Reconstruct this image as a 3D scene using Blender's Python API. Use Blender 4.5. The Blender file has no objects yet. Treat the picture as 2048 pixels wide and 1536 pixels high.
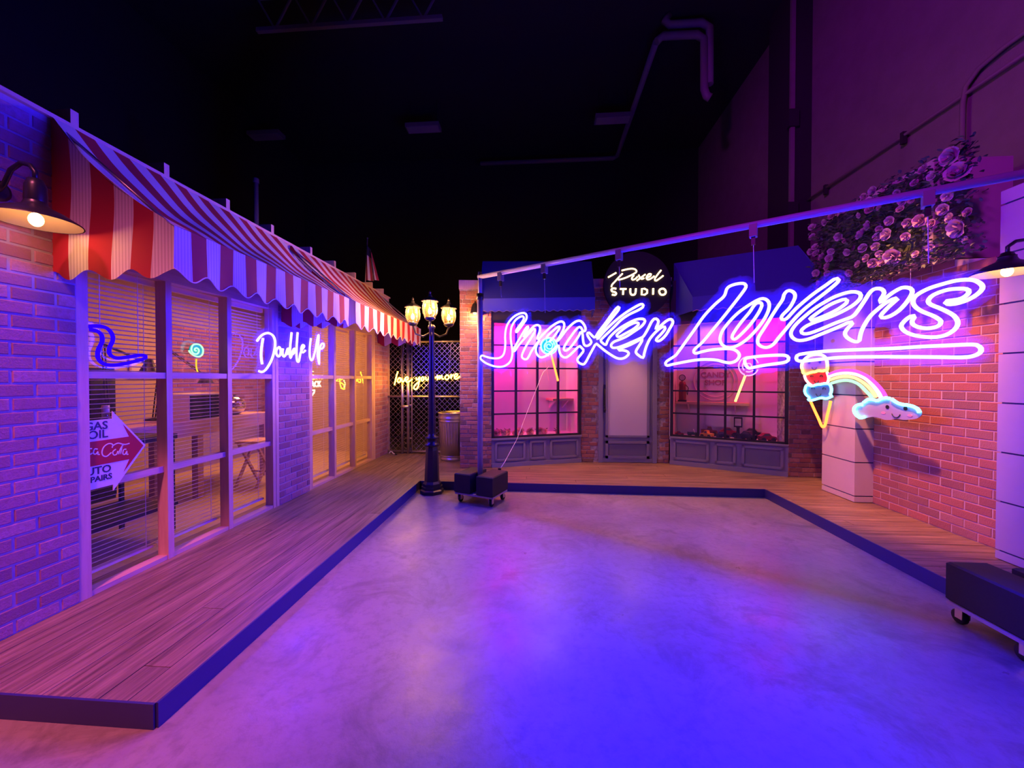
import bpy, math, random
import numpy as np
from mathutils import Vector, Matrix

# ---------------------------------------------------------------- camera, world, light, exposure
scn = bpy.context.scene
col = scn.collection
YAW = math.atan(56 / 769.0)
PITCH = math.atan(10 / 769.0)
cd = bpy.data.cameras.new('camera')
cd.sensor_width = 36.0
cd.lens = 36.0 * 769.0 / 2048.0
cd.clip_start = 0.05
cam = bpy.data.objects.new('camera', cd)
cam.location = (0, 0, 1.6)
cam.rotation_euler = (math.pi / 2 - PITCH, 0, YAW)
col.objects.link(cam)
scn.camera = cam

w = bpy.data.worlds.new('hall_air'); scn.world = w
w.use_nodes = True
w.node_tree.nodes['Background'].inputs['Color'].default_value = (0.30, 0.05, 0.55, 1)
w.node_tree.nodes['Background'].inputs['Strength'].default_value = 0.004

vs = scn.view_settings
vs.view_transform = 'Standard'; vs.look = 'None'; vs.gamma = 1.0; vs.exposure = 0.0
vs.use_curve_mapping = False
scn.cycles.use_denoising = True
scn.cycles.max_bounces = 4
scn.cycles.diffuse_bounces = 3
scn.cycles.glossy_bounces = 2
scn.cycles.use_adaptive_sampling = True
scn.cycles.adaptive_threshold = 0.09
scn.cycles.transparent_max_bounces = 24
scn.cycles.sample_clamp_indirect = 6.0
scn.cycles.caustics_reflective = False
scn.cycles.caustics_refractive = False


def lamp(name, kind, loc, energy, color, target=None, size=0.3, size_y=None, spot=60, blend=0.5, parent=None):
    ld = bpy.data.lights.new(name, kind)
    ld.energy = energy; ld.color = color
    if kind == 'AREA':
        ld.shape = 'RECTANGLE' if size_y else 'SQUARE'
        ld.size = size
        if size_y: ld.size_y = size_y
    else:
        ld.shadow_soft_size = size
    if kind == 'SPOT':
        ld.spot_size = math.radians(spot); ld.spot_blend = blend
    o = bpy.data.objects.new(name, ld)
    o.location = loc
    if target is not None:
        dv = Vector(target) - Vector(loc)
        o.rotation_euler = dv.to_track_quat('-Z', 'Y').to_euler()
    col.objects.link(o)
    return o

# stage lamps up in the dark hall, behind and above the viewer; the brick spot is added
lamp('hall_wash_lamp', 'SPOT', (-2.5, -1.5, 5.6), 1500, (0.68, 0.02, 1.0), (5.6, 6.0, 4.9), 0.25, spot=58, blend=0.8)
lamp('hall_pink_lamp', 'SPOT', (-2.0, -1.2, 6.4), 2600, (1.0, 0.17, 0.36), (-2.75, 1.5, 0.1), 0.35, spot=41, blend=0.8)
lamp('brick_warm_fill', 'SPOT', (2.05, 3.45, 4.8), 1600, (1.0, 0.29, 0.16), (3.9, 4.40, 1.2), 0.10, spot=37, blend=0.8)  # added spot standing in for the right gooseneck lamp's light on the brick
# warm lamps hanging under the shop ceiling
lamp('shop_lamp_front', 'AREA', (-4.3, 3.6, 2.95), 17, (1.0, 0.22, 0.24), (-4.3, 3.6, 0), 1.2)
lamp('shop_lamp_rear', 'AREA', (-4.3, 6.1, 2.95), 80, (1.0, 0.36, 0.13), (-4.3, 6.1, 0), 1.2)

# ---------------------------------------------------------------- helpers
R = random.Random(7)


def mat(name, c, rough=0.6, metal=0.0, noise=None, bump=None, spec=0.5, var=None, emit=None, estr=0.0, alpha=None):
    m = bpy.data.materials.new(name); m.use_nodes = True
    nt = m.node_tree; b = nt.nodes['Principled BSDF']
    b.inputs['Base Color'].default_value = (*c, 1)
    b.inputs['Roughness'].default_value = rough
    b.inputs['Metallic'].default_value = metal
    b.inputs['Specular IOR Level'].default_value = spec
    last = None
    if var:                                   # colour differs from piece to piece
        oi = nt.nodes.new('ShaderNodeObjectInfo')
        r = nt.nodes.new('ShaderNodeValToRGB')
        els = r.color_ramp.elements
        for k, cc in enumerate(var):
            p = k / (len(var) - 1)
            e = els[0] if k == 0 else (els[-1] if k == len(var) - 1 else els.new(p))
            e.position = p; e.color = (*cc, 1)
        nt.links.new(oi.outputs['Random'], r.inputs['Fac'])
        last = r.outputs['Color']
    geo = None
    if noise or bump:
        geo = nt.nodes.new('ShaderNodeNewGeometry')
    if noise:
        sc, amt, c2 = noise
        mp = nt.nodes.new('ShaderNodeMapping')
        mp.inputs['Scale'].default_value = sc if isinstance(sc, tuple) else (sc, sc, sc)
        nt.links.new(geo.outputs['Position'], mp.inputs['Vector'])
        n = nt.nodes.new('ShaderNodeTexNoise'); n.inputs['Scale'].default_value = 1.0
        n.inputs['Detail'].default_value = 6; n.inputs['Roughness'].default_value = 0.62
        if var:
            ad = nt.nodes.new('ShaderNodeVectorMath'); ad.operation = 'ADD'
            sc2 = nt.nodes.new('ShaderNodeMath'); sc2.operation = 'MULTIPLY'; sc2.inputs[1].default_value = 57.0
            nt.links.new(oi.outputs['Random'], sc2.inputs[0])
            nt.links.new(mp.outputs[0], ad.inputs[0]); nt.links.new(sc2.outputs[0], ad.inputs[1])
            nt.links.new(ad.outputs[0], n.inputs['Vector'])
        else:
            nt.links.new(mp.outputs[0], n.inputs['Vector'])
        rr = nt.nodes.new('ShaderNodeMapRange')
        rr.inputs[1].default_value = 0.35; rr.inputs[2].default_value = 0.68
        rr.inputs[3].default_value = 0.0; rr.inputs[4].default_value = amt
        nt.links.new(n.outputs['Fac'], rr.inputs[0])
        mx = nt.nodes.new('ShaderNodeMix'); mx.data_type = 'RGBA'
        mx.inputs[6].default_value = (*c, 1); mx.inputs[7].default_value = (*c2, 1)
        if last: nt.links.new(last, mx.inputs[6])
        nt.links.new(rr.outputs[0], mx.inputs[0])
        last = mx.outputs[2]
    if last: nt.links.new(last, b.inputs['Base Color'])
    if bump:
        sc, st = bump
        mp = nt.nodes.new('ShaderNodeMapping')
        mp.inputs['Scale'].default_value = sc if isinstance(sc, tuple) else (sc, sc, sc)
        nt.links.new(geo.outputs['Position'], mp.inputs['Vector'])
        n = nt.nodes.new('ShaderNodeTexNoise'); n.inputs['Scale'].default_value = 1.0; n.inputs['Detail'].default_value = 5
        nt.links.new(mp.outputs[0], n.inputs['Vector'])
        bp = nt.nodes.new('ShaderNodeBump'); bp.inputs['Strength'].default_value = st; bp.inputs['Distance'].default_value = 0.01
        nt.links.new(n.outputs['Fac'], bp.inputs['Height']); nt.links.new(bp.outputs[0], b.inputs['Normal'])
    if emit:
        b.inputs['Emission Color'].default_value = (*emit, 1); b.inputs['Emission Strength'].default_value = estr
    return m


def glow(name, c, s):
    m = bpy.data.materials.new(name); m.use_nodes = True
    nt = m.node_tree; nt.nodes.clear()
    e = nt.nodes.new('ShaderNodeEmission'); e.inputs[0].default_value = (*c, 1); e.inputs[1].default_value = s
    o = nt.nodes.new('ShaderNodeOutputMaterial'); nt.links.new(e.outputs[0], o.inputs[0])
    return m


def sheer(name, c, fac, rough=0.08, gloss=0.0, trans=False):
    """clear sheet: lets light straight through, keeps a share as diffuse (frosting) and gloss"""
    m = bpy.data.materials.new(name); m.use_nodes = True
    nt = m.node_tree; nt.nodes.clear()
    t = nt.nodes.new('ShaderNodeBsdfTransparent'); t.inputs[0].default_value = (0.97, 0.97, 0.97, 1)
    d = nt.nodes.new('ShaderNodeBsdfTranslucent' if trans else 'ShaderNodeBsdfDiffuse'); d.inputs[0].default_value = (*c, 1)
    mx = nt.nodes.new('ShaderNodeMixShader'); mx.inputs[0].default_value = fac
    nt.links.new(t.outputs[0], mx.inputs[1]); nt.links.new(d.outputs[0], mx.inputs[2])
    out = mx.outputs[0]
    if gloss > 0:
        g = nt.nodes.new('ShaderNodeBsdfGlossy'); g.inputs['Roughness'].default_value = rough
        lw = nt.nodes.new('ShaderNodeLayerWeight'); lw.inputs[0].default_value = 0.5
        pw = nt.nodes.new('ShaderNodeMath'); pw.operation = 'POWER'; pw.inputs[1].default_value = 5.0
        nt.links.new(lw.outputs['Facing'], pw.inputs[0])
        mu = nt.nodes.new('ShaderNodeMath'); mu.operation = 'MULTIPLY_ADD'; mu.inputs[1].default_value = 0.9 * gloss; mu.inputs[2].default_value = 0.05 * gloss
        nt.links.new(pw.outputs[0], mu.inputs[0])
        m2 = nt.nodes.new('ShaderNodeMixShader')
        nt.links.new(mu.outputs[0], m2.inputs[0]); nt.links.new(out, m2.inputs[1]); nt.links.new(g.outputs[0], m2.inputs[2])
        out = m2.outputs[0]
    o = nt.nodes.new('ShaderNodeOutputMaterial'); nt.links.new(out, o.inputs[0])
    return m


class MB:
    def __init__(s): s.v = []; s.f = []; s.mi = []; s.sm = []
    def add(s, vs_, fs, mi=0, smooth=False):
        b = len(s.v); s.v += [tuple(p) for p in vs_]
        for f in fs: s.f.append([b + i for i in f]); s.mi.append(mi); s.sm.append(smooth)
        return s
    def box(s, x0, y0, z0, x1, y1, z1, mi=0):
        return s.add([(x0, y0, z0), (x1, y0, z0), (x1, y1, z0), (x0, y1, z0), (x0, y0, z1), (x1, y0, z1), (x1, y1, z1), (x0, y1, z1)],
                     [(0, 3, 2, 1), (4, 5, 6, 7), (0, 1, 5, 4), (1, 2, 6, 5), (2, 3, 7, 6), (3, 0, 4, 7)], mi)
    def obox(s, c, ex, ey, ez, hx, hy, hz, mi=0):
        c = Vector(c); ex = Vector(ex).normalized() * hx; ey = Vector(ey).normalized() * hy; ez = Vector(ez).normalized() * hz
        p = [c + a * ex + b * ey + d * ez for d in (-1, 1) for (a, b) in ((-1, -1), (1, -1), (1, 1), (-1, 1))]
        return s.add(p, [(0, 3, 2, 1), (4, 5, 6, 7), (0, 1, 5, 4), (1, 2, 6, 5), (2, 3, 7, 6), (3, 0, 4, 7)], mi)
    def bar(s, a, b, wd, ht=None, mi=0):
        a = Vector(a); b = Vector(b); ht = ht or wd; d = (b - a); L = d.length; d.normalize()
        upv = Vector((0, 0, 1)) if abs(d.z) < 0.95 else Vector((1, 0, 0))
        sx = d.cross(upv).normalized(); uz = sx.cross(d)
        return s.obox((a + b) / 2, d, sx, uz, L / 2, wd / 2, ht / 2, mi)
    def tube(s, path, r, n=8, closed=False, mi=0, cap=True):
        P = [Vector(p) for p in path]; m = len(P); rings = []
        rr = r if isinstance(r, (list, tuple)) else [r] * m
        prev = None
        for i in range(m):
            if closed: t = P[(i + 1) % m] - P[i - 1]
            else: t = P[min(i + 1, m - 1)] - P[max(i - 1, 0)]
            t.normalize()
            if prev is None:
                a = Vector((0, 0, 1)) if abs(t.z) < 0.9 else Vector((1, 0, 0))
                prev = t.cross(a).normalized()
            prev = (prev - t * prev.dot(t))
            if prev.length < 1e-6: prev = t.orthogonal()
            prev.normalize(); bn = t.cross(prev)
            rings.append([P[i] + rr[i] * (math.cos(2 * math.pi * k / n) * prev + math.sin(2 * math.pi * k / n) * bn) for k in range(n)])
        vs_ = [p for rg in rings for p in rg]; fs = []
        for i in range(m if closed else m - 1):
            j = (i + 1) % m
            for k in range(n):
                k2 = (k + 1) % n
                fs.append((i * n + k, i * n + k2, j * n + k2, j * n + k))
        s.add(vs_, fs, mi, True)
        if cap and not closed:
            b = len(s.v) - m * n
            s.f.append([b + k for k in range(n)][::-1]); s.mi.append(mi); s.sm.append(False)
            s.f.append([b + (m - 1) * n + k for k in range(n)]); s.mi.append(mi); s.sm.append(False)
        return s
    def lathe(s, prof, n=24, c=(0, 0, 0), mi=0, smooth=True, flute=0, amp=0, phase=0):
        vs_ = []; fs = []
        for (r, z) in prof:
            for k in range(n):
                a = 2 * math.pi * k / n + phase
                q = r * (1 + (amp * math.cos(flute * a) if flute else 0)) if r > 0 else 0
                vs_.append((c[0] + q * math.cos(a), c[1] + q * math.sin(a), c[2] + z))
        for i in range(len(prof) - 1):
            for k in range(n):
                k2 = (k + 1) % n
                fs.append((i * n + k, i * n + k2, (i + 1) * n + k2, (i + 1) * n + k))
        return s.add(vs_, fs, mi, smooth)
    def ball(s, c, r, n=16, m=10, sx=1, sy=1, sz=1, mi=0, smooth=True):
        vs_ = []; fs = []
        for i in range(m + 1):
            t = math.pi * i / m
            for k in range(n):
                a = 2 * math.pi * k / n
                vs_.append((c[0] + r * sx * math.sin(t) * math.cos(a), c[1] + r * sy * math.sin(t) * math.sin(a), c[2] - r * sz * math.cos(t)))
        for i in range(m):
            for k in range(n):
                k2 = (k + 1) % n
                fs.append((i * n + k, i * n + k2, (i + 1) * n + k2, (i + 1) * n + k))
        return s.add(vs_, fs, mi, smooth)
    def prism(s, poly, mapf, t0, t1, mi=0):
        """poly of (a,b); mapf(a,b,t) -> point; extruded between t0 and t1"""
        n = len(poly)
        vs_ = [mapf(a, b, t0) for a, b in poly] + [mapf(a, b, t1) for a, b in poly]
        fs = [tuple(range(n))[::-1], tuple(range(n, 2 * n))] + [(i, (i + 1) % n, n + (i + 1) % n, n + i) for i in range(n)]
        return s.add(vs_, fs, mi)
    def mesh(s, name, mats):
        me = bpy.data.meshes.new(name)
        me.from_pydata([tuple(p) for p in s.v], [], s.f)
        for m in (mats if isinstance(mats, (list, tuple)) else [mats]): me.materials.append(m)
        me.polygons.foreach_set('material_index', s.mi)
        me.polygons.foreach_set('use_smooth', s.sm)
        me.update()
        return me
    def build(s, name, mats, parent=None, loc=None, rz=0, label=None):
        return put(name, s.mesh(name, mats), parent, loc, rz, label)


def put(name, me, parent=None, loc=None, rz=0, label=None, rot=None, scale=None):
    o = bpy.data.objects.new(name, me)
    if loc is not None: o.location = loc
    o.rotation_euler = rot if rot is not None else (0, 0, rz)
    if scale is not None: o.scale = scale
    if parent is not None: o.parent = parent
    if label: o['label'] = label
    col.objects.link(o)
    return o


def tag(o, label, cat, group=None, kind=None):
    o['label'] = label
    if cat: o['category'] = cat
    if group: o['group'] = group
    if kind: o['kind'] = kind
    return o


def thing(name, label, cat, loc=(0, 0, 0), rz=0, group=None):
    o = put(name, None, None, loc, rz)
    return tag(o, label, cat, group)


def struct(o):
    o['kind'] = 'structure'
    return o


def setting(name, loc=(0, 0, 0), rz=0):
    return struct(put(name, None, None, loc, rz))


def text_mesh(txt, size, material, extrude=0.002, align='CENTER', bold=0.0):
    cu = bpy.data.curves.new('lettering', 'FONT'); cu.body = txt; cu.size = size
    cu.align_x = align; cu.align_y = 'CENTER'; cu.extrude = extrude; cu.resolution_u = 3; cu.offset = bold
    ob = bpy.data.objects.new('lettering', cu); col.objects.link(ob)
    bpy.context.view_layer.update()
    me = bpy.data.meshes.new_from_object(ob.evaluated_get(bpy.context.evaluated_depsgraph_get()))
    bpy.data.objects.remove(ob)
    me.materials.clear(); me.materials.append(material)
    return me


def smooth_path(pts, closed, sub=4):
    n = len(pts); out = []
    def g(i): return pts[i % n] if closed else pts[max(0, min(n - 1, i))]
    for i in range(n if closed else n - 1):
        p0, p1, p2, p3 = (np.array(g(i + k), float) for k in (-1, 0, 1, 2))
        for q in range(sub):
            t = q / sub
            out.append(tuple(0.5 * ((2 * p1) + (p2 - p0) * t + (2 * p0 - 5 * p1 + 4 * p2 - p3) * t * t + (3 * p1 - p0 - 3 * p2 + p3) * t ** 3)))
    if not closed: out.append(tuple(map(float, pts[-1])))
    return out


def neon(name, path2, closed, mapf, r, glow_m, back_m, parent, sub=4, label=None, wide=True):
    """flexible LED neon strip: rounded glowing front, opaque back. mapf(a,b,h): plane coords + height off the board, metres"""
    P = [(a / 1000.0, b / 1000.0) for a, b in smooth_path(path2, closed, sub)]
    Q = [P[0]]
    for p in P[1:]:
        if math.hypot(p[0] - Q[-1][0], p[1] - Q[-1][1]) > r * 1.0: Q.append(p)
    P = Q; n = len(P); mb = MB()
    prof = [(math.cos(t), math.sin(t)) for t in (math.radians(x) for x in ((-48, 0, 60, 120, 180, 228) if wide else (-11, 32, 68, 112, 148, 191)))]
    k = len(prof); vs_ = []
    for i in range(n):
        if closed: t = (P[(i + 1) % n][0] - P[i - 1][0], P[(i + 1) % n][1] - P[i - 1][1])
        else: t = (P[min(i + 1, n - 1)][0] - P[max(i - 1, 0)][0], P[min(i + 1, n - 1)][1] - P[max(i - 1, 0)][1])
        L = math.hypot(*t) or 1; nx, ny = -t[1] / L, t[0] / L
        for (a, h) in prof:
            vs_.append(mapf(P[i][0] + nx * a * r, P[i][1] + ny * a * r, r * 0.5 + r * h))
    fs = []; bs = []
    for i in range(n if closed else n - 1):
        j = (i + 1) % n
        for q in range(k - 1): fs.append((i * k + q, j * k + q, j * k + q + 1, i * k + q + 1))
        bs.append((i * k + k - 1, j * k + k - 1, j * k, i * k))
    if not closed:
        fs.append(tuple(range(k))); fs.append(tuple((n - 1) * k + q for q in range(k))[::-1])
    mb.add(vs_, fs, 0, True)
    for f in bs: mb.f.append(list(f)); mb.mi.append(1); mb.sm.append(False)
    return mb.build(name, [glow_m, back_m], parent, label=label)


def backing(name, paths, mapf, margin, step, material, parent, thick=0.004, sub=3):
    """clear acrylic sheet cut to follow the strokes"""
    pts = np.array([p for c, q in paths for p in smooth_path(q, c, sub)]) / 1000.0
    lo = pts.min(0) - margin - step; hi = pts.max(0) + margin + step
    nx = int((hi[0] - lo[0]) / step) + 1; ny = int((hi[1] - lo[1]) / step) + 1
    gx = lo[0] + np.arange(nx) * step; gy = lo[1] + np.arange(ny) * step
    D = np.full((nx, ny), 9.0)
    for p in pts:
        i0 = max(0, int((p[0] - margin - lo[0]) / step)); i1 = min(nx, int((p[0] + margin - lo[0]) / step) + 2)
        j0 = max(0, int((p[1] - margin - lo[1]) / step)); j1 = min(ny, int((p[1] + margin - lo[1]) / step) + 2)
        dd = np.hypot(gx[i0:i1, None] - p[0], gy[None, j0:j1] - p[1])
        D[i0:i1, j0:j1] = np.minimum(D[i0:i1, j0:j1], dd)
    ins = D < margin
    idx = -np.ones((nx, ny), int); vs_ = []; fs = []
    for i in range(nx - 1):
        for j in range(ny - 1):
            c4 = [(i, j), (i + 1, j), (i + 1, j + 1), (i, j + 1)]
            keep = [q for q in c4 if ins[q]]
            if len(keep) < 3: continue
            f = []
            for q in keep:
                if idx[q] < 0: idx[q] = len(vs_); vs_.append(mapf(gx[q[0]], gy[q[1]], 0.0))
                f.append(idx[q])
            fs.append(tuple(f))
    return MB().add(vs_, fs).build(name, material, parent)


def clip_poly(poly, region):
    out = poly; n = len(region)
    for i in range(n):
        a = region[i]; b = region[(i + 1) % n]; inp = out; out = []
        if not inp: return []
        def side(p): return (b[0] - a[0]) * (p[1] - a[1]) - (b[1] - a[1]) * (p[0] - a[0])
        for k in range(len(inp)):
            p = inp[k]; q = inp[(k + 1) % len(inp)]; sp, sq = side(p), side(q)
            if sp >= 0: out.append(p)
            if (sp >= 0) != (sq >= 0):
                t = sp / (sp - sq); out.append((p[0] + t * (q[0] - p[0]), p[1] + t * (q[1] - p[1])))
    return out

# ---------------------------------------------------------------- materials
WOODC = dict(rough=0.55)
M = {}
M['concrete'] = None
M['plank_y'] = mat('wood_planks_lengthwise', (0.30, 0.20, 0.14), 0.42, var=[(0.30, 0.20, 0.13), (0.36, 0.25, 0.17), (0.25, 0.17, 0.12), (0.33, 0.23, 0.15)],
                   noise=((34, 1.8, 34), 1.0, (0.095, 0.06, 0.04)), bump=((50, 2.5, 50), 0.35))
M['plank_x'] = mat('wood_planks_crosswise', (0.32, 0.21, 0.14), 0.42, var=[(0.33, 0.21, 0.12), (0.38, 0.25, 0.15), (0.27, 0.17, 0.11), (0.35, 0.23, 0.14)],
                   noise=((1.8, 34, 34), 1.0, (0.10, 0.06, 0.04)), bump=((2.5, 50, 50), 0.35))
M['platform_edge'] = mat('platform_edge_ink', (0.032, 0.026, 0.13), 0.45)
M['mortar_left'] = mat('mortar_pale', (0.36, 0.27, 0.40), 0.9, noise=(30, 0.4, (0.28, 0.21, 0.32)))
M['mortar_right'] = mat('mortar_sand', (0.60, 0.44, 0.38), 0.9, noise=(30, 0.5, (0.46, 0.32, 0.28)))
M['mortar_back'] = mat('mortar_grey', (0.22, 0.17, 0.15), 0.9, noise=(22, 0.8, (0.62, 0.54, 0.48)))
M['brick_left'] = mat('brick_rose', (0.36, 0.15, 0.15), 0.85, var=[(0.28, 0.11, 0.19), (0.37, 0.15, 0.25), (0.43, 0.21, 0.31), (0.32, 0.13, 0.22), (0.22, 0.09, 0.17)],
                      noise=(35, 0.55, (0.26, 0.13, 0.11)), bump=(90, 0.35))
M['brick_right'] = mat('brick_orange', (0.42, 0.15, 0.09), 0.85, var=[(0.36, 0.12, 0.09), (0.43, 0.15, 0.10), (0.39, 0.13, 0.09), (0.26, 0.11, 0.10), (0.42, 0.19, 0.15), (0.34, 0.11, 0.09), (0.24, 0.12, 0.11)],
                       noise=(35, 0.5, (0.33, 0.14, 0.10)), bump=(90, 0.35))
M['brick_back'] = mat('brick_weathered', (0.36, 0.15, 0.10), 0.85, var=[(0.42, 0.16, 0.10), (0.30, 0.11, 0.08), (0.48, 0.22, 0.15), (0.12, 0.075, 0.075), (0.40, 0.15, 0.10), (0.34, 0.16, 0.12), (0.50, 0.26, 0.19)],
                      noise=(28, 0.6, (0.22, 0.11, 0.09)), bump=(70, 0.5))
M['lumber'] = mat('pine_lumber', (0.62, 0.41, 0.36), 0.6, noise=((30, 30, 3), 0.6, (0.48, 0.28, 0.26)), bump=((60, 60, 4), 0.15))
M['lumber_y'] = mat('pine_lumber_flat', (0.62, 0.41, 0.36), 0.6, noise=((30, 3, 30), 0.6, (0.48, 0.28, 0.26)), bump=((60, 4, 60), 0.15))
M['slat'] = mat('blind_slat_cream', (0.70, 0.60, 0.50), 0.45)
M['glass'] = sheer('window_glass', (0.8, 0.8, 0.8), 0.015, 0.03, 0.7)
M['red'] = mat('awning_red_cloth', (0.42, 0.015, 0.03), 0.8)
M['white'] = mat('awning_white_cloth', (0.70, 0.60, 0.56), 0.8)
def pinstripes(m, c1, c2, scale):
    nt = m.node_tree; b = nt.nodes['Principled BSDF']
    g = nt.nodes.new('ShaderNodeNewGeometry'); mp = nt.nodes.new('ShaderNodeMapping'); mp.inputs['Scale'].default_value = (1, 1, 0)
    wv = nt.nodes.new('ShaderNodeTexWave'); wv.bands_direction = 'DIAGONAL'; wv.inputs['Scale'].default_value = scale
    mx = nt.nodes.new('ShaderNodeMix'); mx.data_type = 'RGBA'; mx.inputs[6].default_value = (*c1, 1); mx.inputs[7].default_value = (*c2, 1)
    nt.links.new(g.outputs['Position'], mp.inputs[0]); nt.links.new(mp.outputs[0], wv.inputs['Vector'])
    nt.links.new(wv.outputs['Fac'], mx.inputs[0]); nt.links.new(mx.outputs[2], b.inputs['Base Color'])
M['white_lined'] = mat('awning_pinstriped_cloth', (0.70, 0.60, 0.56), 0.8)
pinstripes(M['white_lined'], (0.56, 0.46, 0.44), (0.78, 0.70, 0.66), 29.0)
M['cream_wall'] = mat('tan_wall', (0.55, 0.42, 0.32), 0.8, noise=(4, 0.4, (0.45, 0.34, 0.26)))
M['shop_floor'] = mat('shop_plywood_floor', (0.55, 0.42, 0.26), 0.6, noise=((3, 20, 3), 0.5, (0.42, 0.30, 0.18)))
M['black'] = mat('black_paint', (0.012, 0.012, 0.014), 0.45)
M['black_iron'] = mat('black_iron', (0.02, 0.02, 0.022), 0.35, spec=0.6)
M['black_gloss'] = mat('black_gloss', (0.01, 0.01, 0.012), 0.12)
M['shade_in'] = mat('lamp_shade_inner', (0.30, 0.24, 0.16), 0.5)
M['hall_dark'] = mat('hall_dark_paint', (0.03, 0.026, 0.034), 0.9)
M['hall_wall'] = mat('hall_concrete_wall', (0.26, 0.22, 0.23), 0.9, noise=(3, 0.5, (0.20, 0.16, 0.17)), bump=(60, 0.3))
M['grey_metal'] = mat('galvanised_steel', (0.60, 0.57, 0.55), 0.32, 0.9, noise=(9, 0.4, (0.45, 0.42, 0.40)))
M['pipe_paint'] = mat('hall_pipe_paint', (0.30, 0.26, 0.28), 0.5)
M['steel_pole'] = mat('painted_steel_pole', (0.42, 0.42, 0.62), 0.35, 0.0)
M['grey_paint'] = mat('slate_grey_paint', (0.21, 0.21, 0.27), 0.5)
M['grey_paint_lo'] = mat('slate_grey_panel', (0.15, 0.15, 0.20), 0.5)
M['frost'] = mat('frosted_door_panel', (0.55, 0.52, 0.56), 0.35)
M['navy'] = mat('navy_canopy_cloth', (0.035, 0.04, 0.30), 0.85)
M['stone_panel'] = mat('painted_panel', (0.52, 0.44, 0.44), 0.75, noise=(6, 0.3, (0.46, 0.38, 0.38)))
M['display_wall'] = mat('display_white_wall', (0.72, 0.64, 0.66), 0.8)
M['shelf_wood'] = mat('shelf_pine', (0.62, 0.42, 0.26), 0.55, noise=((3, 30, 30), 0.5, (0.46, 0.29, 0.17)))
M['dolly_wood'] = mat('dolly_plywood', (0.45, 0.38, 0.40), 0.6, noise=((20, 3, 20), 0.4, (0.36, 0.29, 0.3)))
M['weight'] = mat('weight_black_wrap', (0.016, 0.014, 0.02), 0.65, noise=(50, 0.5, (0.024, 0.02, 0.026)))
M['rubber'] = mat('black_rubber', (0.012, 0.012, 0.012), 0.6)
M['acrylic'] = sheer('clear_acrylic_halo', (0.85, 0.85, 0.9), 0.075, 0.05, 0.3)  # clear sheet whose milky share stands in for the lens halo round tubes
M['acrylic_thin'] = sheer('thin_clear_acrylic', (0.85, 0.85, 0.9), 0.008, 0.05, 0.3)
M['wire'] = mat('clear_wire', (0.75, 0.72, 0.70), 0.3)
# light-giving tubes: deep coloured light, bright enough to look white at the core
M['neon_blue'] = glow('neon_blue_white', (0.008, 0.0058, 1.0), 200)
M['neon_double'] = glow('neon_blue_white_small', (0.014, 0.0085, 1.0), 130)
M['neon_yellow'] = glow('neon_warm_yellow', (1.0, 0.40, 0.011), 100)
M['neon_warm'] = glow('neon_warm_white', (1.0, 0.62, 0.26), 6)
M['neon_cyan'] = glow('neon_cyan', (0.10, 0.80, 1.0), 8)
M['neon_orange'] = glow('neon_orange', (1.0, 0.13, 0.022), 6.5)
M['neon_gold'] = glow('neon_gold', (1.0, 0.60, 0.06), 8)
M['neon_red'] = glow('neon_rose', (1.0, 0.30, 0.34), 5)
M['neon_magenta'] = glow('neon_magenta', (0.85, 0.05, 0.75), 3)
M['neon_pink'] = glow('neon_pink', (1.0, 0.62, 0.85), 2.2)
M['neon_lemon'] = glow('neon_lemon', (1.0, 0.92, 0.30), 1.8)
M['neon_green'] = glow('neon_green', (0.10, 0.95, 0.32), 0.9)
M['neon_lime'] = glow('neon_lime', (0.35, 1.0, 0.45), 2.0)
M['neon_stick'] = glow('neon_yellow_stick', (1.0, 0.75, 0.05), 1.0)
M['neon_deep'] = glow('neon_deep_blue', (0.02, 0.0, 1.0), 1.3)
M['neon_violet'] = glow('neon_violet_white', (0.75, 0.35, 1.0), 2.2)
M['bulb'] = glow('warm_filament_bulb', (1.0, 0.50, 0.14), 22)
M['bulb_lo'] = glow('warm_lantern_bulb', (1.0, 0.50, 0.13), 45)

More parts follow.
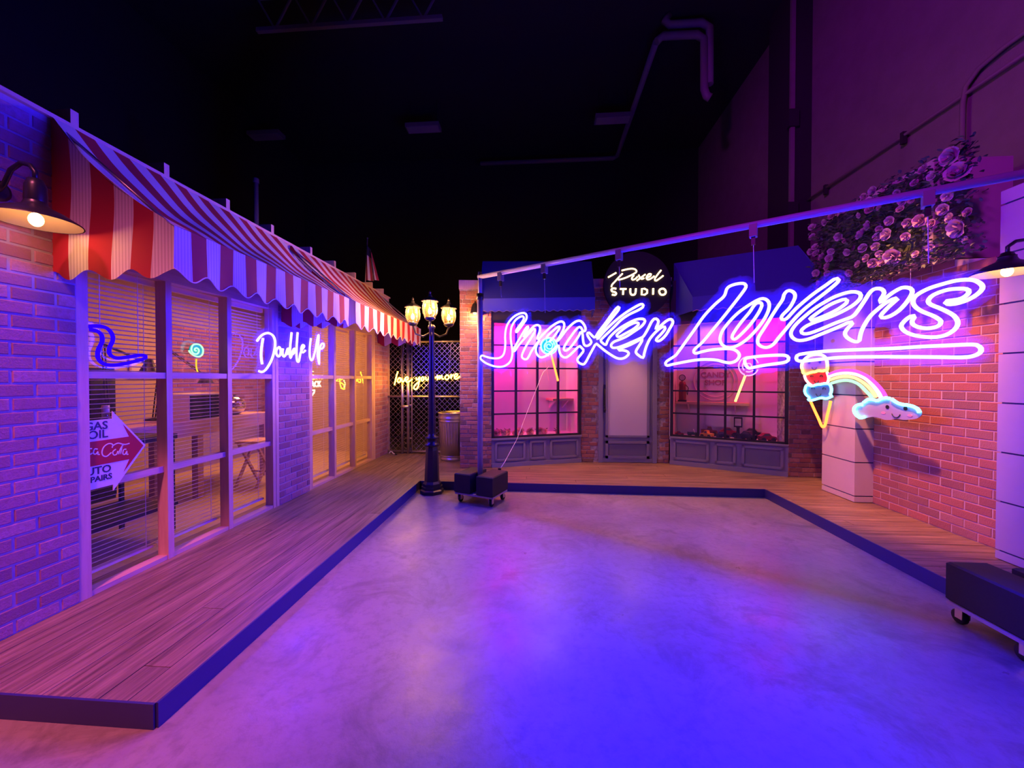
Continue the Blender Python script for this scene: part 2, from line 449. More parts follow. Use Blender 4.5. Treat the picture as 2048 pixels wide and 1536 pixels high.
# traced sign outlines, millimetres in each sign's own plane
SIGN = [(1,[(30,1876),(56,1904),(117,1887),(204,1866),(300,1859),(363,1869),(404,1896),(428,1947),(438,2035),(435,2116),(443,2196),(470,2265),(525,2324),(594,2365),(672,2385),(719,2382),(754,2357),(754,2311),(719,2268),(672,2217),(638,2185),(614,2163),(596,2172),(616,2202),(662,2249),(708,2300),(716,2330),(691,2348),(643,2337),(594,2310),(555,2266),(530,2221),(520,2150),(523,2078),(537,1998),(547,1934),(540,1871),(515,1816),(465,1777),(394,1754),(300,1754),(204,1775),(117,1806),(50,1846)]),(1,[(557,1940),(570,1969),(633,2056),(700,2145),(748,2204),(771,2221),(782,2205),(748,2157),(715,2109),(712,2094),(748,2122),(804,2172),(859,2214),(904,2225),(940,2207),(946,2173),(931,2129),(909,2085),(906,2064),(927,2063),(975,2103),(1037,2151),(1105,2197),(1173,2228),(1223,2238),(1256,2217),(1260,2177),(1240,2128),(1198,2066),(1157,2014),(1207,2051),(1288,2139),(1360,2198),(1416,2225),(1458,2221),(1494,2186),(1516,2143),(1512,2112),(1489,2110),(1466,2147),(1447,2159),(1408,2137),(1337,2057),(1273,1975),(1255,1933),(1273,1912),(1313,1926),(1369,1977),(1439,2065),(1458,2105),(1477,2093),(1485,2061),(1489,2012),(1501,1966),(1527,1951),(1561,1960),(1585,1986),(1576,2007),(1546,2050),(1537,2079),(1549,2094),(1568,2080),(1609,2041),(1629,2038),(1671,2096),(1743,2178),(1819,2271),(1867,2322),(1888,2317),(1881,2296),(1799,2205),(1714,2112),(1653,2030),(1659,2017),(1686,2047),(1757,2116),(1854,2194),(1962,2263),(2066,2313),(2110,2326),(2128,2312),(2117,2291),(2072,2269),(1988,2238),(1909,2193),(1827,2121),(1743,2051),(1690,2004),(1686,1994),(1733,1954),(1750,1956),(1766,1996),(1801,2040),(1868,2095),(1962,2146),(2054,2180),(2111,2184),(2141,2169),(2139,2144),(2105,2107),(2041,2068),(1963,2023),(1889,1996),(1834,1978),(1805,1953),(1805,1927),(1834,1915),(1896,1924),(1989,1955),(2112,2002),(2134,2018),(2174,2084),(2205,2144),(2232,2172),(2253,2168),(2270,2145),(2260,2109),(2243,2079),(2254,2075),(2296,2106),(2337,2139),(2372,2155),(2395,2143),(2398,2115),(2372,2068),(2337,2010),(2296,1970),(2266,1958),(2247,1970),(2260,1988),(2302,2031),(2329,2066),(2328,2088),(2302,2087),(2260,2059),(2224,2024),(2187,1977),(2156,1909),(2138,1847),(2127,1806),(2087,1827),(2058,1857),(2061,1882),(2093,1932),(2119,1978),(2109,1988),(2067,1968),(1989,1934),(1910,1909),(1872,1894),(1883,1887),(1923,1888),(1970,1873),(1985,1847),(1950,1815),(1903,1803),(1856,1814),(1800,1846),(1729,1896),(1657,1955),(1635,1966),(1598,1910),(1554,1836),(1516,1774),(1486,1756),(1439,1776),(1421,1812),(1462,1860),(1495,1904),(1470,1933),(1443,1953),(1369,1892),(1309,1848),(1261,1837),(1219,1865),(1199,1913),(1194,1957),(1182,1976),(1140,1945),(1080,1896),(1020,1862),(967,1849),(927,1861),(893,1904),(888,1957),(913,2017),(949,2060),(895,2006),(831,1933),(785,1862),(757,1835),(715,1838),(687,1866),(705,1919),(757,2002),(822,2083),(870,2148),(875,2174),(854,2184),(794,2138),(719,2074),(633,1997),(583,1939)]),(0,[(1028,2066),(1063,2105),(1114,2141),(1165,2174),(1196,2184),(1201,2164),(1161,2112),(1114,2061),(1063,2016)]),(1,[(1865,2031),(1860,2043),(1902,2079),(1975,2126),(2047,2152),(2081,2143),(2076,2124),(2028,2089),(1956,2055),(1889,2025)]),(1,[(2351,1726),(2336,1743),(2347,1766),(2420,1814),(2451,1852),(2500,1922),(2578,2034),(2660,2155),(2745,2247),(2811,2304),(2827,2336),(2835,2366),(2854,2388),(2897,2401),(2949,2402),(2973,2389),(2977,2364),(2950,2320),(2898,2248),(2818,2140),(2740,2041),(2650,1927),(2591,1872),(2578,1844),(2597,1829),(2638,1840),(2708,1854),(2792,1860),(2863,1858),(2906,1843),(2931,1814),(2931,1783),(2906,1751),(2864,1738),(2820,1746),(2765,1764),(2679,1773),(2592,1769),(2501,1755),(2408,1738)]),(1,[(3097,2256),(3058,2247),(2997,2212),(2925,2160),(2861,2093),(2807,2017),(2788,1950),(2798,1906),(2830,1876),(2874,1868),(2927,1887),(2989,1932),(3049,1999),(3099,2072),(3132,2144),(3141,2202),(3127,2238)]),(1,[(3078,2226),(3053,2223),(3033,2202),(3003,2152),(2951,2085),(2905,2016),(2879,1963),(2889,1938),(2910,1942),(2957,1988),(3013,2055),(3063,2134),(3088,2190),(3089,2213)]),(1,[(3147,2085),(3104,2007),(3070,1944),(3063,1903),(3080,1873),(3115,1856),(3149,1863),(3178,1888),(3203,1927),(3246,1987),(3287,2045),(3328,2098),(3380,2153),(3451,2215),(3505,2262),(3550,2305),(3568,2329),(3564,2345),(3542,2343),(3497,2308),(3435,2262),(3380,2214),(3315,2150),(3266,2089),(3245,2071),(3226,2074),(3221,2093),(3236,2117),(3270,2155),(3294,2199),(3309,2243),(3302,2275),(3277,2296),(3256,2294),(3237,2268),(3229,2232),(3189,2164),(3145,2084)]),(1,[(3656,2235),(3685,2221),(3692,2199),(3682,2172),(3650,2138),(3600,2105),(3537,2072),(3476,2049),(3421,2029),(3378,2007),(3351,1979),(3353,1958),(3374,1949),(3414,1956),(3476,1982),(3552,2017),(3608,2039),(3651,2059),(3679,2101),(3714,2168),(3741,2221),(3765,2241),(3795,2238),(3813,2216),(3811,2193),(3796,2163),(3796,2140),(3822,2169),(3861,2205),(3900,2229),(3928,2227),(3947,2215),(3953,2192),(3942,2158),(3917,2112),(3885,2070),(3849,2042),(3819,2031),(3801,2035),(3799,2051),(3816,2077),(3842,2111),(3868,2140),(3882,2154),(3876,2162),(3855,2155),(3819,2132),(3782,2095),(3745,2052),(3715,1994),(3698,1948),(3690,1906),(3685,1875),(3663,1872),(3634,1890),(3612,1916),(3608,1945),(3626,1977),(3647,2004),(3642,2017),(3626,2015),(3590,1996),(3534,1969),(3469,1940),(3406,1912),(3358,1900),(3321,1904),(3294,1927),(3284,1958),(3294,1993),(3324,2037),(3373,2088),(3428,2138),(3490,2181),(3551,2215),(3617,2235)]),(1,[(3606,2187),(3573,2180),(3521,2157),(3467,2119),(3413,2074),(3400,2058),(3417,2051),(3460,2065),(3514,2089),(3566,2118),(3603,2148),(3618,2170)]),(1,[(4194,2240),(4152,2240),(4094,2227),(4034,2208),(3985,2179),(3961,2151),(3958,2116),(3974,2083),(4005,2053),(4051,2022),(4081,1993),(4088,1971),(4070,1948),(4031,1940),(3991,1948),(3962,1968),(3953,1991),(3962,2015),(3966,2027),(3952,2032),(3924,2008),(3902,1973),(3907,1946),(3931,1917),(3976,1894),(4031,1881),(4079,1880),(4120,1895),(4152,1927),(4163,1964),(4151,2004),(4122,2037),(4077,2072),(4041,2097),(4028,2121),(4041,2150),(4073,2172),(4123,2187),(4175,2185),(4200,2177),(4209,2160),(4198,2138),(4173,2120),(4136,2114),(4111,2113),(4108,2098),(4130,2089),(4167,2094),(4209,2112),(4245,2141),(4264,2171),(4261,2197),(4241,2222),(4219,2235)]),(1,[(2995,1776),(3081,1787),(3178,1791),(3245,1788),(3269,1772),(3269,1749),(3245,1732),(3179,1722),(3096,1709),(3021,1693),(3001,1691),(2980,1719),(2973,1758)]),(1,[(3320,1766),(3328,1786),(3359,1795),(3439,1805),(3554,1812),(3747,1813),(3881,1814),(4007,1819),(4127,1821),(4226,1821),(4251,1811),(4264,1789),(4257,1765),(4230,1747),(4185,1740),(4069,1746),(3914,1753),(3747,1759),(3592,1760),(3478,1751),(3380,1740),(3343,1740),(3325,1747)])]
DOUBLE = [(0,[(3899,2034),(3886,1980),(3874,1917),(3869,1851),(3875,1794),(3884,1757)]),(0,[(3811,1995),(3850,2038),(3899,2074),(3962,2097),(4013,2096),(4059,2074),(4085,2026),(4084,1961),(4063,1886),(4030,1815),(3984,1750),(3939,1703),(3901,1680),(3864,1675),(3828,1686)]),(1,[(4153,1962),(4115,1936),(4100,1898),(4117,1866),(4144,1854),(4169,1874),(4179,1913),(4170,1945)]),(0,[(4216,1949),(4207,1905),(4217,1868),(4236,1857),(4262,1880),(4288,1930),(4305,1965),(4297,1921),(4306,1883)]),(0,[(4373,2153),(4361,2078),(4348,2003),(4342,1929),(4342,1870),(4350,1849),(4366,1872),(4386,1922),(4417,1964),(4433,1961),(4426,1925),(4389,1890)]),(0,[(4487,2167),(4474,2064),(4464,1963),(4463,1888),(4471,1828),(4491,1808),(4511,1824),(4536,1907),(4570,1961),(4612,2000),(4613,2021),(4587,2024),(4564,1996),(4555,1960),(4570,1935),(4603,1932),(4646,1969)]),(0,[(4758,2125),(4739,2038),(4729,1957),(4733,1888),(4755,1847),(4786,1846),(4824,1910),(4862,1994),(4891,2095),(4930,2193),(4929,2110),(4914,1998),(4903,1915),(4926,1844),(4940,1801),(4941,1889),(4947,1973),(4987,2059),(5037,2086),(5059,2060),(5026,2018),(4977,2006)])]
LOVE = [(0,[(-2757,1742),(-2781,1666),(-2804,1574),(-2824,1483)]),(1,[(-2718,1624),(-2754,1593),(-2758,1544),(-2727,1533),(-2702,1574),(-2707,1616)]),(0,[(-2683,1612),(-2672,1556),(-2649,1544),(-2617,1597),(-2602,1635)]),(0,[(-2610,1575),(-2563,1590),(-2554,1628),(-2586,1639),(-2606,1590),(-2579,1540),(-2532,1552),(-2470,1597)]),(0,[(-2393,1631),(-2385,1590),(-2354,1590),(-2323,1643),(-2339,1544),(-2355,1453),(-2393,1404),(-2432,1408),(-2436,1453),(-2393,1506),(-2316,1559)]),(1,[(-2269,1639),(-2294,1597),(-2277,1563),(-2244,1586),(-2244,1628)]),(0,[(-2203,1643),(-2200,1590),(-2169,1578),(-2130,1654),(-2129,1594)]),(0,[(-2038,1624),(-1992,1635),(-1969,1669),(-1973,1594),(-1931,1669),(-1931,1601),(-1892,1669),(-1885,1612),(-1850,1601)]),(1,[(-1785,1676),(-1824,1635),(-1808,1594),(-1769,1597),(-1746,1642)]),(0,[(-1709,1691),(-1709,1605),(-1692,1657),(-1652,1684)]),(0,[(-1640,1635),(-1595,1656),(-1585,1695),(-1625,1691),(-1644,1635),(-1610,1600),(-1534,1650)])]
PIXEL = [(0,[(1160,3337),(1224,3372),(1295,3413)]),(0,[(1401,3397),(1345,3341),(1281,3270),(1228,3213),(1214,3163)]),(0,[(1387,3448),(1472,3467),(1564,3476),(1620,3457),(1633,3421),(1592,3390),(1508,3348),(1423,3314),(1331,3290)]),(0,[(1592,3364),(1556,3315),(1571,3286),(1621,3307),(1656,3349)]),(0,[(1670,3370),(1691,3320),(1726,3297),(1769,3318)]),(0,[(1782,3375),(1705,3319),(1639,3270)]),(0,[(1790,3314),(1853,3338),(1877,3377),(1838,3378),(1800,3325),(1818,3285),(1874,3302),(1930,3344)]),(0,[(2041,3441),(1986,3371),(1940,3301),(1951,3263),(2000,3289),(2077,3348)]),(0,[(1296,3140),(1246,3148),(1214,3127),(1232,3094),(1275,3083),(1296,3057),(1271,3032),(1214,3048)]),(0,[(1360,3135),(1466,3133)]),(0,[(1413,3131),(1410,3037)]),(0,[(1533,3139),(1533,3071),(1551,3035),(1587,3031),(1615,3055),(1625,3138)]),(1,[(1724,3133),(1769,3132),(1812,3110),(1812,3059),(1773,3031),(1721,3032)]),(0,[(1913,3137),(1910,3033)]),(1,[(2067,3130),(2022,3113),(2011,3078),(2033,3034),(2071,3023),(2109,3040),(2120,3076),(2102,3115)])]
ICE = {'scoop1':[(1,[(5463,1933),(5576,1920),(5678,1869),(5730,1789),(5706,1721),(5690,1680),(5631,1669),(5544,1688),(5460,1696),(5392,1709),(5326,1703),(5274,1712),(5242,1706),(5237,1753),(5244,1820),(5277,1883),(5355,1921)])],'scoop2':[(0,[(5667,1654),(5637,1592),(5578,1542),(5527,1518)]),(0,[(5242,1687),(5216,1631),(5215,1584),(5234,1550)])],'scoop3':[(1,[(5513,1503),(5614,1516),(5643,1480),(5657,1429),(5626,1379),(5560,1341),(5589,1314),(5539,1307),(5468,1321),(5400,1339),(5334,1352),(5256,1346),(5181,1369),(5144,1380),(5182,1402),(5164,1444),(5171,1500),(5208,1537),(5285,1540),(5350,1530),(5430,1524)])],'cone':[(0,[(5538,1292),(5467,1187),(5383,1068),(5329,986),(5296,971),(5264,1013),(5228,1140),(5192,1256),(5174,1332)])]}
RAINBOW = [(0,[(5204,1659),(5077,1694),(4928,1704),(4777,1688),(4636,1635),(4520,1554),(4438,1475),(4397,1414)]),(0,[(5203,1630),(5076,1662),(4928,1673),(4787,1654),(4655,1602),(4557,1529),(4482,1450),(4450,1395)]),(0,[(5190,1588),(5064,1620),(4927,1633),(4797,1611),(4684,1560),(4595,1495),(4528,1424),(4504,1385)]),(0,[(5165,1547),(5040,1575),(4926,1585),(4818,1568),(4724,1526),(4643,1461),(4584,1413),(4565,1382)])]
CLOUD = [(0,[(4658,1168),(4729,1153),(4786,1190),(4808,1240),(4782,1285),(4721,1306),(4690,1300)]),(0,[(4671,1334),(4612,1371),(4546,1370),(4499,1361),(4445,1388),(4392,1398),(4341,1393)]),(0,[(4324,1390),(4273,1358),(4208,1340),(4146,1337),(4085,1326),(4040,1301),(4022,1266)])]
CLOUD_PLATE = [(1,[(4793,1284),(4721,1331),(4632,1370),(4546,1374),(4454,1395),(4384,1406),(4324,1394),(4265,1359),(4193,1341),(4123,1338),(4062,1313),(4018,1281),(4018,1245),(4061,1212),(4128,1194),(4206,1183),(4279,1186),(4338,1169),(4415,1160),(4497,1176),(4571,1177),(4648,1157),(4728,1144),(4802,1188)])]
SQUIG = [(0,[(2442,1962),(2504,1975),(2560,1964),(2593,1921),(2592,1873),(2571,1824),(2574,1777),(2616,1755),(2686,1764),(2779,1785),(2828,1782),(2818,1761),(2731,1732),(2641,1708),(2573,1701),(2524,1713),(2497,1754),(2502,1809),(2526,1867),(2523,1913),(2495,1937),(2442,1944)])]
GLOLLI = [(0,[(3267,1855),(3250,1857),(3255,1877),(3280,1879),(3293,1857),(3275,1828),(3237,1830),(3217,1862),(3230,1901),(3268,1916),(3310,1908),(3336,1872),(3327,1824),(3292,1803),(3250,1808),(3208,1832),(3190,1857)]),(0,[(3266,1782),(3264,1728),(3269,1690),(3280,1661)])]
COLA = [(0,[(2415,1119),(2399,1118),(2393,1092),(2406,1081),(2418,1092)]),(0,[(2449,1108),(2430,1112),(2423,1086),(2437,1075),(2452,1094),(2449,1072),(2461,1070)]),(0,[(2539,1101),(2543,1124),(2518,1135),(2489,1119),(2475,1085),(2481,1057),(2505,1047),(2534,1069)]),(0,[(2564,1087),(2544,1072),(2549,1048),(2568,1049),(2577,1071)]),(0,[(2581,1046),(2593,1082),(2617,1116),(2608,1108),(2594,1044)]),(0,[(2634,1074),(2616,1073),(2610,1045),(2625,1038),(2640,1064),(2635,1036),(2647,1035)]),(0,[(2543,1115),(2578,1128),(2621,1111),(2657,1114)])]

def concrete():
    m = bpy.data.materials.new('polished_concrete'); m.use_nodes = True
    nt = m.node_tree; b = nt.nodes['Principled BSDF']; L = nt.links.new
    geo = nt.nodes.new('ShaderNodeNewGeometry')
    def noise(sc, det, rough=0.6, dist=0.0):
        n = nt.nodes.new('ShaderNodeTexNoise'); n.inputs['Scale'].default_value = sc; n.inputs['Detail'].default_value = det
        n.inputs['Roughness'].default_value = rough; n.inputs['Distortion'].default_value = dist
        L(geo.outputs['Position'], n.inputs['Vector']); return n.outputs['Fac']
    def rng(x, a, bb, c, d):
        r = nt.nodes.new('ShaderNodeMapRange'); L(x, r.inputs[0])
        for k, v in enumerate((a, bb, c, d)): r.inputs[k + 1].default_value = v
        return r.outputs[0]
    def mix(f, c1, c2):
        x = nt.nodes.new('ShaderNodeMix'); x.data_type = 'RGBA'; L(f, x.inputs[0])
        for i, c in ((6, c1), (7, c2)):
            if isinstance(c, tuple): x.inputs[i].default_value = (*c, 1)
            else: L(c, x.inputs[i])
        return x.outputs[2]
    base = mix(rng(noise(1.1, 6), 0.35, 0.65, 0, 1), (0.23, 0.195, 0.18), (0.32, 0.275, 0.25))
    c2 = mix(rng(noise(2.2, 9, 0.7, 0.8), 0.50, 0.66, 0, 0.75), base, (0.15, 0.125, 0.11))
    c3 = mix(rng(noise(16, 6, 0.7), 0.48, 0.72, 0, 0.55), c2, (0.15, 0.125, 0.115))
    # hairline cracks wandering across the slab
    v = nt.nodes.new('ShaderNodeTexVoronoi'); v.feature = 'DISTANCE_TO_EDGE'; v.inputs['Scale'].default_value = 0.42
    ad = nt.nodes.new('ShaderNodeVectorMath'); ad.operation = 'ADD'
    nz = nt.nodes.new('ShaderNodeTexNoise'); nz.inputs['Scale'].default_value = 2.0; nz.inputs['Detail'].default_value = 5
    L(geo.outputs['Position'], nz.inputs['Vector']); L(geo.outputs['Position'], ad.inputs[0])
    sc = nt.nodes.new('ShaderNodeVectorMath'); sc.operation = 'SCALE'; sc.inputs[3].default_value = 0.5
    L(nz.outputs['Color'], sc.inputs[0]); L(sc.outputs[0], ad.inputs[1]); L(ad.outputs[0], v.inputs['Vector'])
    c4 = mix(rng(v.outputs['Distance'], 0.0, 0.0022, 0.22, 0.0), c3, (0.13, 0.10, 0.09))
    L(c4, b.inputs['Base Color'])
    L(rng(noise(2.5, 7, 0.65), 0.3, 0.7, 0.27, 0.48), b.inputs['Roughness'])
    b.inputs['Specular IOR Level'].default_value = 0.5
    bp = nt.nodes.new('ShaderNodeBump'); bp.inputs['Strength'].default_value = 0.10; bp.inputs['Distance'].default_value = 0.01
    L(noise(38, 6), bp.inputs['Height']); L(bp.outputs[0], b.inputs['Normal'])
    return m
M['concrete'] = concrete()
PZ = 0.115        # top of the plank platforms

# ---------------------------------------------------------------- the hall
struct(MB().box(-9, -6, -0.1, 5.6, 14.2, 0).build('floor', M['concrete']))
struct(MB().box(-9, -6, 9.8, 5.8, 14.4, 9.95).build('ceiling', M['hall_dark']))
struct(MB().box(5.6, -6, 0, 5.8, 14.4, 9.8).build('wall_right_hall', M['hall_wall']))
struct(MB().box(-9, 14.2, 0, 5.6, 14.4, 9.8).build('wall_back_hall', M['hall_dark']))
struct(MB().box(-9.2, -6, 0, -9, 14.4, 9.8).build('wall_left_hall', M['hall_dark']))
struct(MB().box(-9, -6.2, 0, 5.6, -6, 9.8).build('wall_front_hall', M['hall_dark']))
colm = setting('trim_1')
MB().box(5.22, 8.45, 0, 5.6, 9.3, 9.8).build('column_body', M['hall_dark'], colm)
MB().box(5.16, 8.40, 0, 5.24, 8.46, 9.8).build('column_flange', M['hall_wall'], colm)
for (ya, yb, z) in ((8.36, 8.45, 4.9), (8.36, 8.45, 6.8)):
    MB().box(5.10, ya, z, 5.3, yb, z + 0.35).build('column_bracket', M['hall_dark'], colm)

# ---------------------------------------------------------------- plank platforms
def planks(root, region, ang, width, length, seed, material, top=PZ, th=0.022, gap=0.004):
    rr = random.Random(seed)
    ca, sa = math.cos(ang), math.sin(ang)
    us = [p[0] * ca + p[1] * sa for p in region]; vs_ = [-p[0] * sa + p[1] * ca for p in region]
    v = min(vs_); row = 0
    while v < max(vs_):
        u = min(us) - rr.random() * length
        while u < max(us):
            L = length * (0.8 + 0.4 * rr.random())
            q = [(u, v), (u + L - gap, v), (u + L - gap, v + width - gap), (u, v + width - gap)]
            poly = clip_poly([(a * ca - b * sa, a * sa + b * ca) for a, b in q], region)
            if len(poly) >= 3:
                area = abs(sum(poly[i][0] * poly[(i + 1) % len(poly)][1] - poly[(i + 1) % len(poly)][0] * poly[i][1] for i in range(len(poly)))) / 2
                if area > 0.002:
                    dz = rr.uniform(-0.0012, 0.0)
                    MB().prism(poly, lambda a, b, t: (a, b, t), top - th, top + dz).build('plank', material, root)
            u += L
        v += width; row += 1

def platform(name, core, region, ang, seed, material, edges, width=0.145, length=3.2):
    root = setting(name)
    MB().prism(core, lambda a, b, t: (a, b, t), 0.0, PZ - 0.026).build('platform_core', M['platform_edge'], root)
    planks(root, region, ang, width, length, seed, material)
    for (a, b) in edges:
        a = Vector((*a, 0)); b = Vector((*b, 0)); dv = (b - a).normalized(); nn = Vector((dv.y, -dv.x, 0)) * 0.006
        MB().obox((a + b) / 2 + nn + Vector((0, 0, (PZ + 0.002) / 2)), dv, nn, (0, 0, 1), (b - a).length / 2, 0.006, (PZ + 0.002) / 2).build('edge_strip', M['platform_edge'], root)
    return root

XL, XE, XR = -3.05, -1.755, 3.03
platform('floor_platform_left', [(-3.3, 1.62), (XE, 1.62), (XE, 7.9), (-3.3, 7.9)], [(-3.3, 1.62), (XE, 1.62), (XE, 7.9), (-3.3, 7.9)],
         math.pi / 2, 3, M['plank_y'], [((-3.3, 1.62), (XE, 1.62)), ((XE, 1.62), (XE, 5.48))])
platform('floor_platform_back', [(XE, 5.48), (XR, 5.40), (4.4, 5.40), (4.4, 7.9), (XE, 7.9)], [(XE, 5.48), (XR, 5.40), (4.4, 5.40), (4.4, 7.9), (XE, 7.9)],
         0, 5, M['plank_x'], [((XE, 5.48), (XR, 5.40))])
platform('floor_platform_right', [(XR - 0.03, 0.8), (4.4, 0.8), (4.4, 5.40), (XR, 5.40)], [(XR - 0.03, 0.8), (4.4, 0.8), (4.4, 5.40), (XR, 5.40)],
         0, 9, M['plank_x'], [((XR, 5.40), (XR - 0.03, 0.8)), ((XR - 0.03, 0.8), (4.4, 0.8))])

# ---------------------------------------------------------------- brick walls, brick by brick
def brick_mesh(L, H, D, material, nm, ch=0.004):
    mb = MB()
    a = [(-L / 2, 0, -H / 2), (L / 2, 0, -H / 2), (L / 2, 0, H / 2), (-L / 2, 0, H / 2)]
    y1 = -D + ch
    m_ = [(x, y1, z) for x, _, z in a]
    f = [(-L / 2 + ch, -D, -H / 2 + ch), (L / 2 - ch, -D, -H / 2 + ch), (L / 2 - ch, -D, H / 2 - ch), (-L / 2 + ch, -D, H / 2 - ch)]
    vs_ = a + m_ + f
    fs = [(i, (i + 1) % 4, 4 + (i + 1) % 4, 4 + i) for i in range(4)] + [(4 + i, 4 + (i + 1) % 4, 8 + (i + 1) % 4, 8 + i) for i in range(4)] + [(8, 9, 10, 11)]
    return mb.add(vs_, fs).mesh(nm, material)

def bricks(root, W, z0, z1, course, blen, seed, material, mortar=0.013, D=0.007, x0=0.0, top=None, rough=0.0, skip=None):
    """courses in the root's own frame: x along the wall, front towards -y"""
    rr = random.Random(seed)
    H = course - mortar; Lf = blen - mortar
    cache = {}
    nrow = int((z1 - z0) / course + 0.5)
    for r_ in range(nrow):
        zc = z0 + (r_ + 0.5) * course
        x = -(blen / 2 if r_ % 2 else 0) - (rr.random() * blen * rough)
        while x < W:
            bl = Lf * (1 + (rr.uniform(-0.35, 0.2) if rough else 0))
            a, b = max(x, 0.002), min(x + bl, W - 0.002)
            x += bl + mortar
            if b - a < 0.02: continue
            xc = x0 + (a + b) / 2
            if top and zc + H / 2 > top(xc): continue
            if skip and skip(xc, zc): continue
            key = round((b - a) / 0.008)
            hh = H * (1 + (rr.uniform(-0.12, 0.06) if rough else 0))
            hk = round(hh / 0.004)
            if (key, hk) not in cache: cache[(key, hk)] = brick_mesh(key * 0.008, hk * 0.004, D, material, 'brick')
            put('brick', cache[(key, hk)], root, (xc, rr.uniform(0.0, 0.003), zc + (rr.uniform(-0.003, 0.003) if rough else 0)),
                rot=(0, rr.uniform(-0.02, 0.02) if rough else 0, 0))

# left shop front: near wall, pier, end wall (front faces +x)
HP = math.pi / 2
def left_wall(name, y0, y1, z0, z1, seed, withbricks=True):
    o = setting(name, (XL, y0, 0), HP)
    MB().box(0, 0, z0, y1 - y0, 0.09, z1).build('mortar_bed', M['mortar_left'], o)
    if withbricks: bricks(o, y1 - y0, z0, z1, 0.081, 0.215, seed, M['brick_left'])
    return o
left_wall('wall_left_near', 1.15, 2.325, PZ, 3.225, 21)
left_wall('wall_left_pier', 4.285, 4.885, PZ, 2.48, 22)
left_wall('wall_left_end', 6.92, 7.51, PZ, 2.48, 23)
struct(MB().box(XL - 0.09, 2.325, 2.48, XL, 7.6, 3.225).build('wall_left_upper', M['lumber_y']))
struct(MB().box(XL - 0.10, 7.51, PZ, XL + 0.012, 7.60, 2.48).build('trim_2', M['lumber']))
struct(MB().box(XL - 0.10, 1.15, 3.225, XL + 0.03, 7.6, 3.25).build('trim_3', M['lumber_y']))
# the shop room behind
struct(MB().box(-5.75, 1.0, 0, -3.3, 7.7, PZ).build('floor_shop', M['shop_floor']))
struct(MB().box(-5.85, 1.0, 0, -5.75, 7.7, 3.2).build('wall_shop_back', M['cream_wall']))
struct(MB().box(-5.75, 0.95, 0, XL - 0.1, 1.05, 3.2).build('wall_shop_near', M['cream_wall']))
struct(MB().box(-5.75, 7.62, 0, XL - 0.1, 7.71, 3.2).build('wall_shop_far', M['cream_wall']))
fw = setting('wall_shop_brick', (-5.70, 5.55, 0), HP)
MB().box(0, 0, PZ, 2.06, 0.05, 2.9).build('mortar_bed', M['mortar_left'], fw)
bricks(fw, 2.06, 0.9, 2.4, 0.081, 0.215, 31, M['brick_left'])
roof = setting('ceiling_shop')
MB().box(-5.85, 1.0, 3.10, XL - 0.1, 7.7, 3.2).build('ceiling_board', M['cream_wall'], roof)
for y in (1.69, 2.31, 2.935, 3.555, 4.185, 4.93, 5.53, 6.16, 6.80, 7.3):
    MB().box(-5.8, y, 3.225, XL, y + 0.045, 3.36).build('joist', M['lumber'], roof)

def shop_window(name, posts, dbl):
    """posts: (y0, y1) of the faces turned to the walkway"""
    o = setting(name)
    xb = XL - 0.092
    for (a, b) in posts: MB().box(xb, a, PZ, XL, b, 2.40).build('window_post', M['lumber'], o)
    if dbl: MB().box(xb, dbl[0], PZ, XL + 0.004, dbl[1], 2.40).build('window_post', M['lumber'], o)
    y0, y1 = posts[0][0], (dbl or posts[-1])[1]
    MB().box(xb, y0, 2.40, XL + 0.002, y1, 2.48).build('window_header', M['lumber_y'], o)
    for k in range(len(posts) - 1):
        a, b = posts[k][1], posts[k + 1][0]
        MB().box(xb, a, 1.603, XL - 0.006, b, 1.652).build('window_rail', M['lumber_y'], o)
        MB().box(xb, a, 0.835, XL - 0.03, b, 0.885).build('window_rail', M['lumber_y'], o)
        MB().box(xb, a, PZ, XL - 0.006, b, PZ + 0.035).build('window_sill', M['lumber_y'], o)
        for (z0, z1) in ((PZ + 0.035, 0.835), (0.885, 1.603), (1.652, 2.40)):
            MB().add([(xb + 0.01, a, z0), (xb + 0.01, b, z0), (xb + 0.01, b, z1), (xb + 0.01, a, z1)], [(0, 1, 2, 3)]).build('window_pane', M['glass'], o)
    return o
P1 = [(2.325, 2.392), (2.935, 2.986), (3.555, 3.606), (4.185, 4.235)]
P2 = [(4.885, 4.955), (5.507, 5.558), (6.142, 6.193), (6.79, 6.845)]
shop_window('window_1', P1, (4.236, 4.284))
shop_window('window_2', P2, (6.846, 6.918))

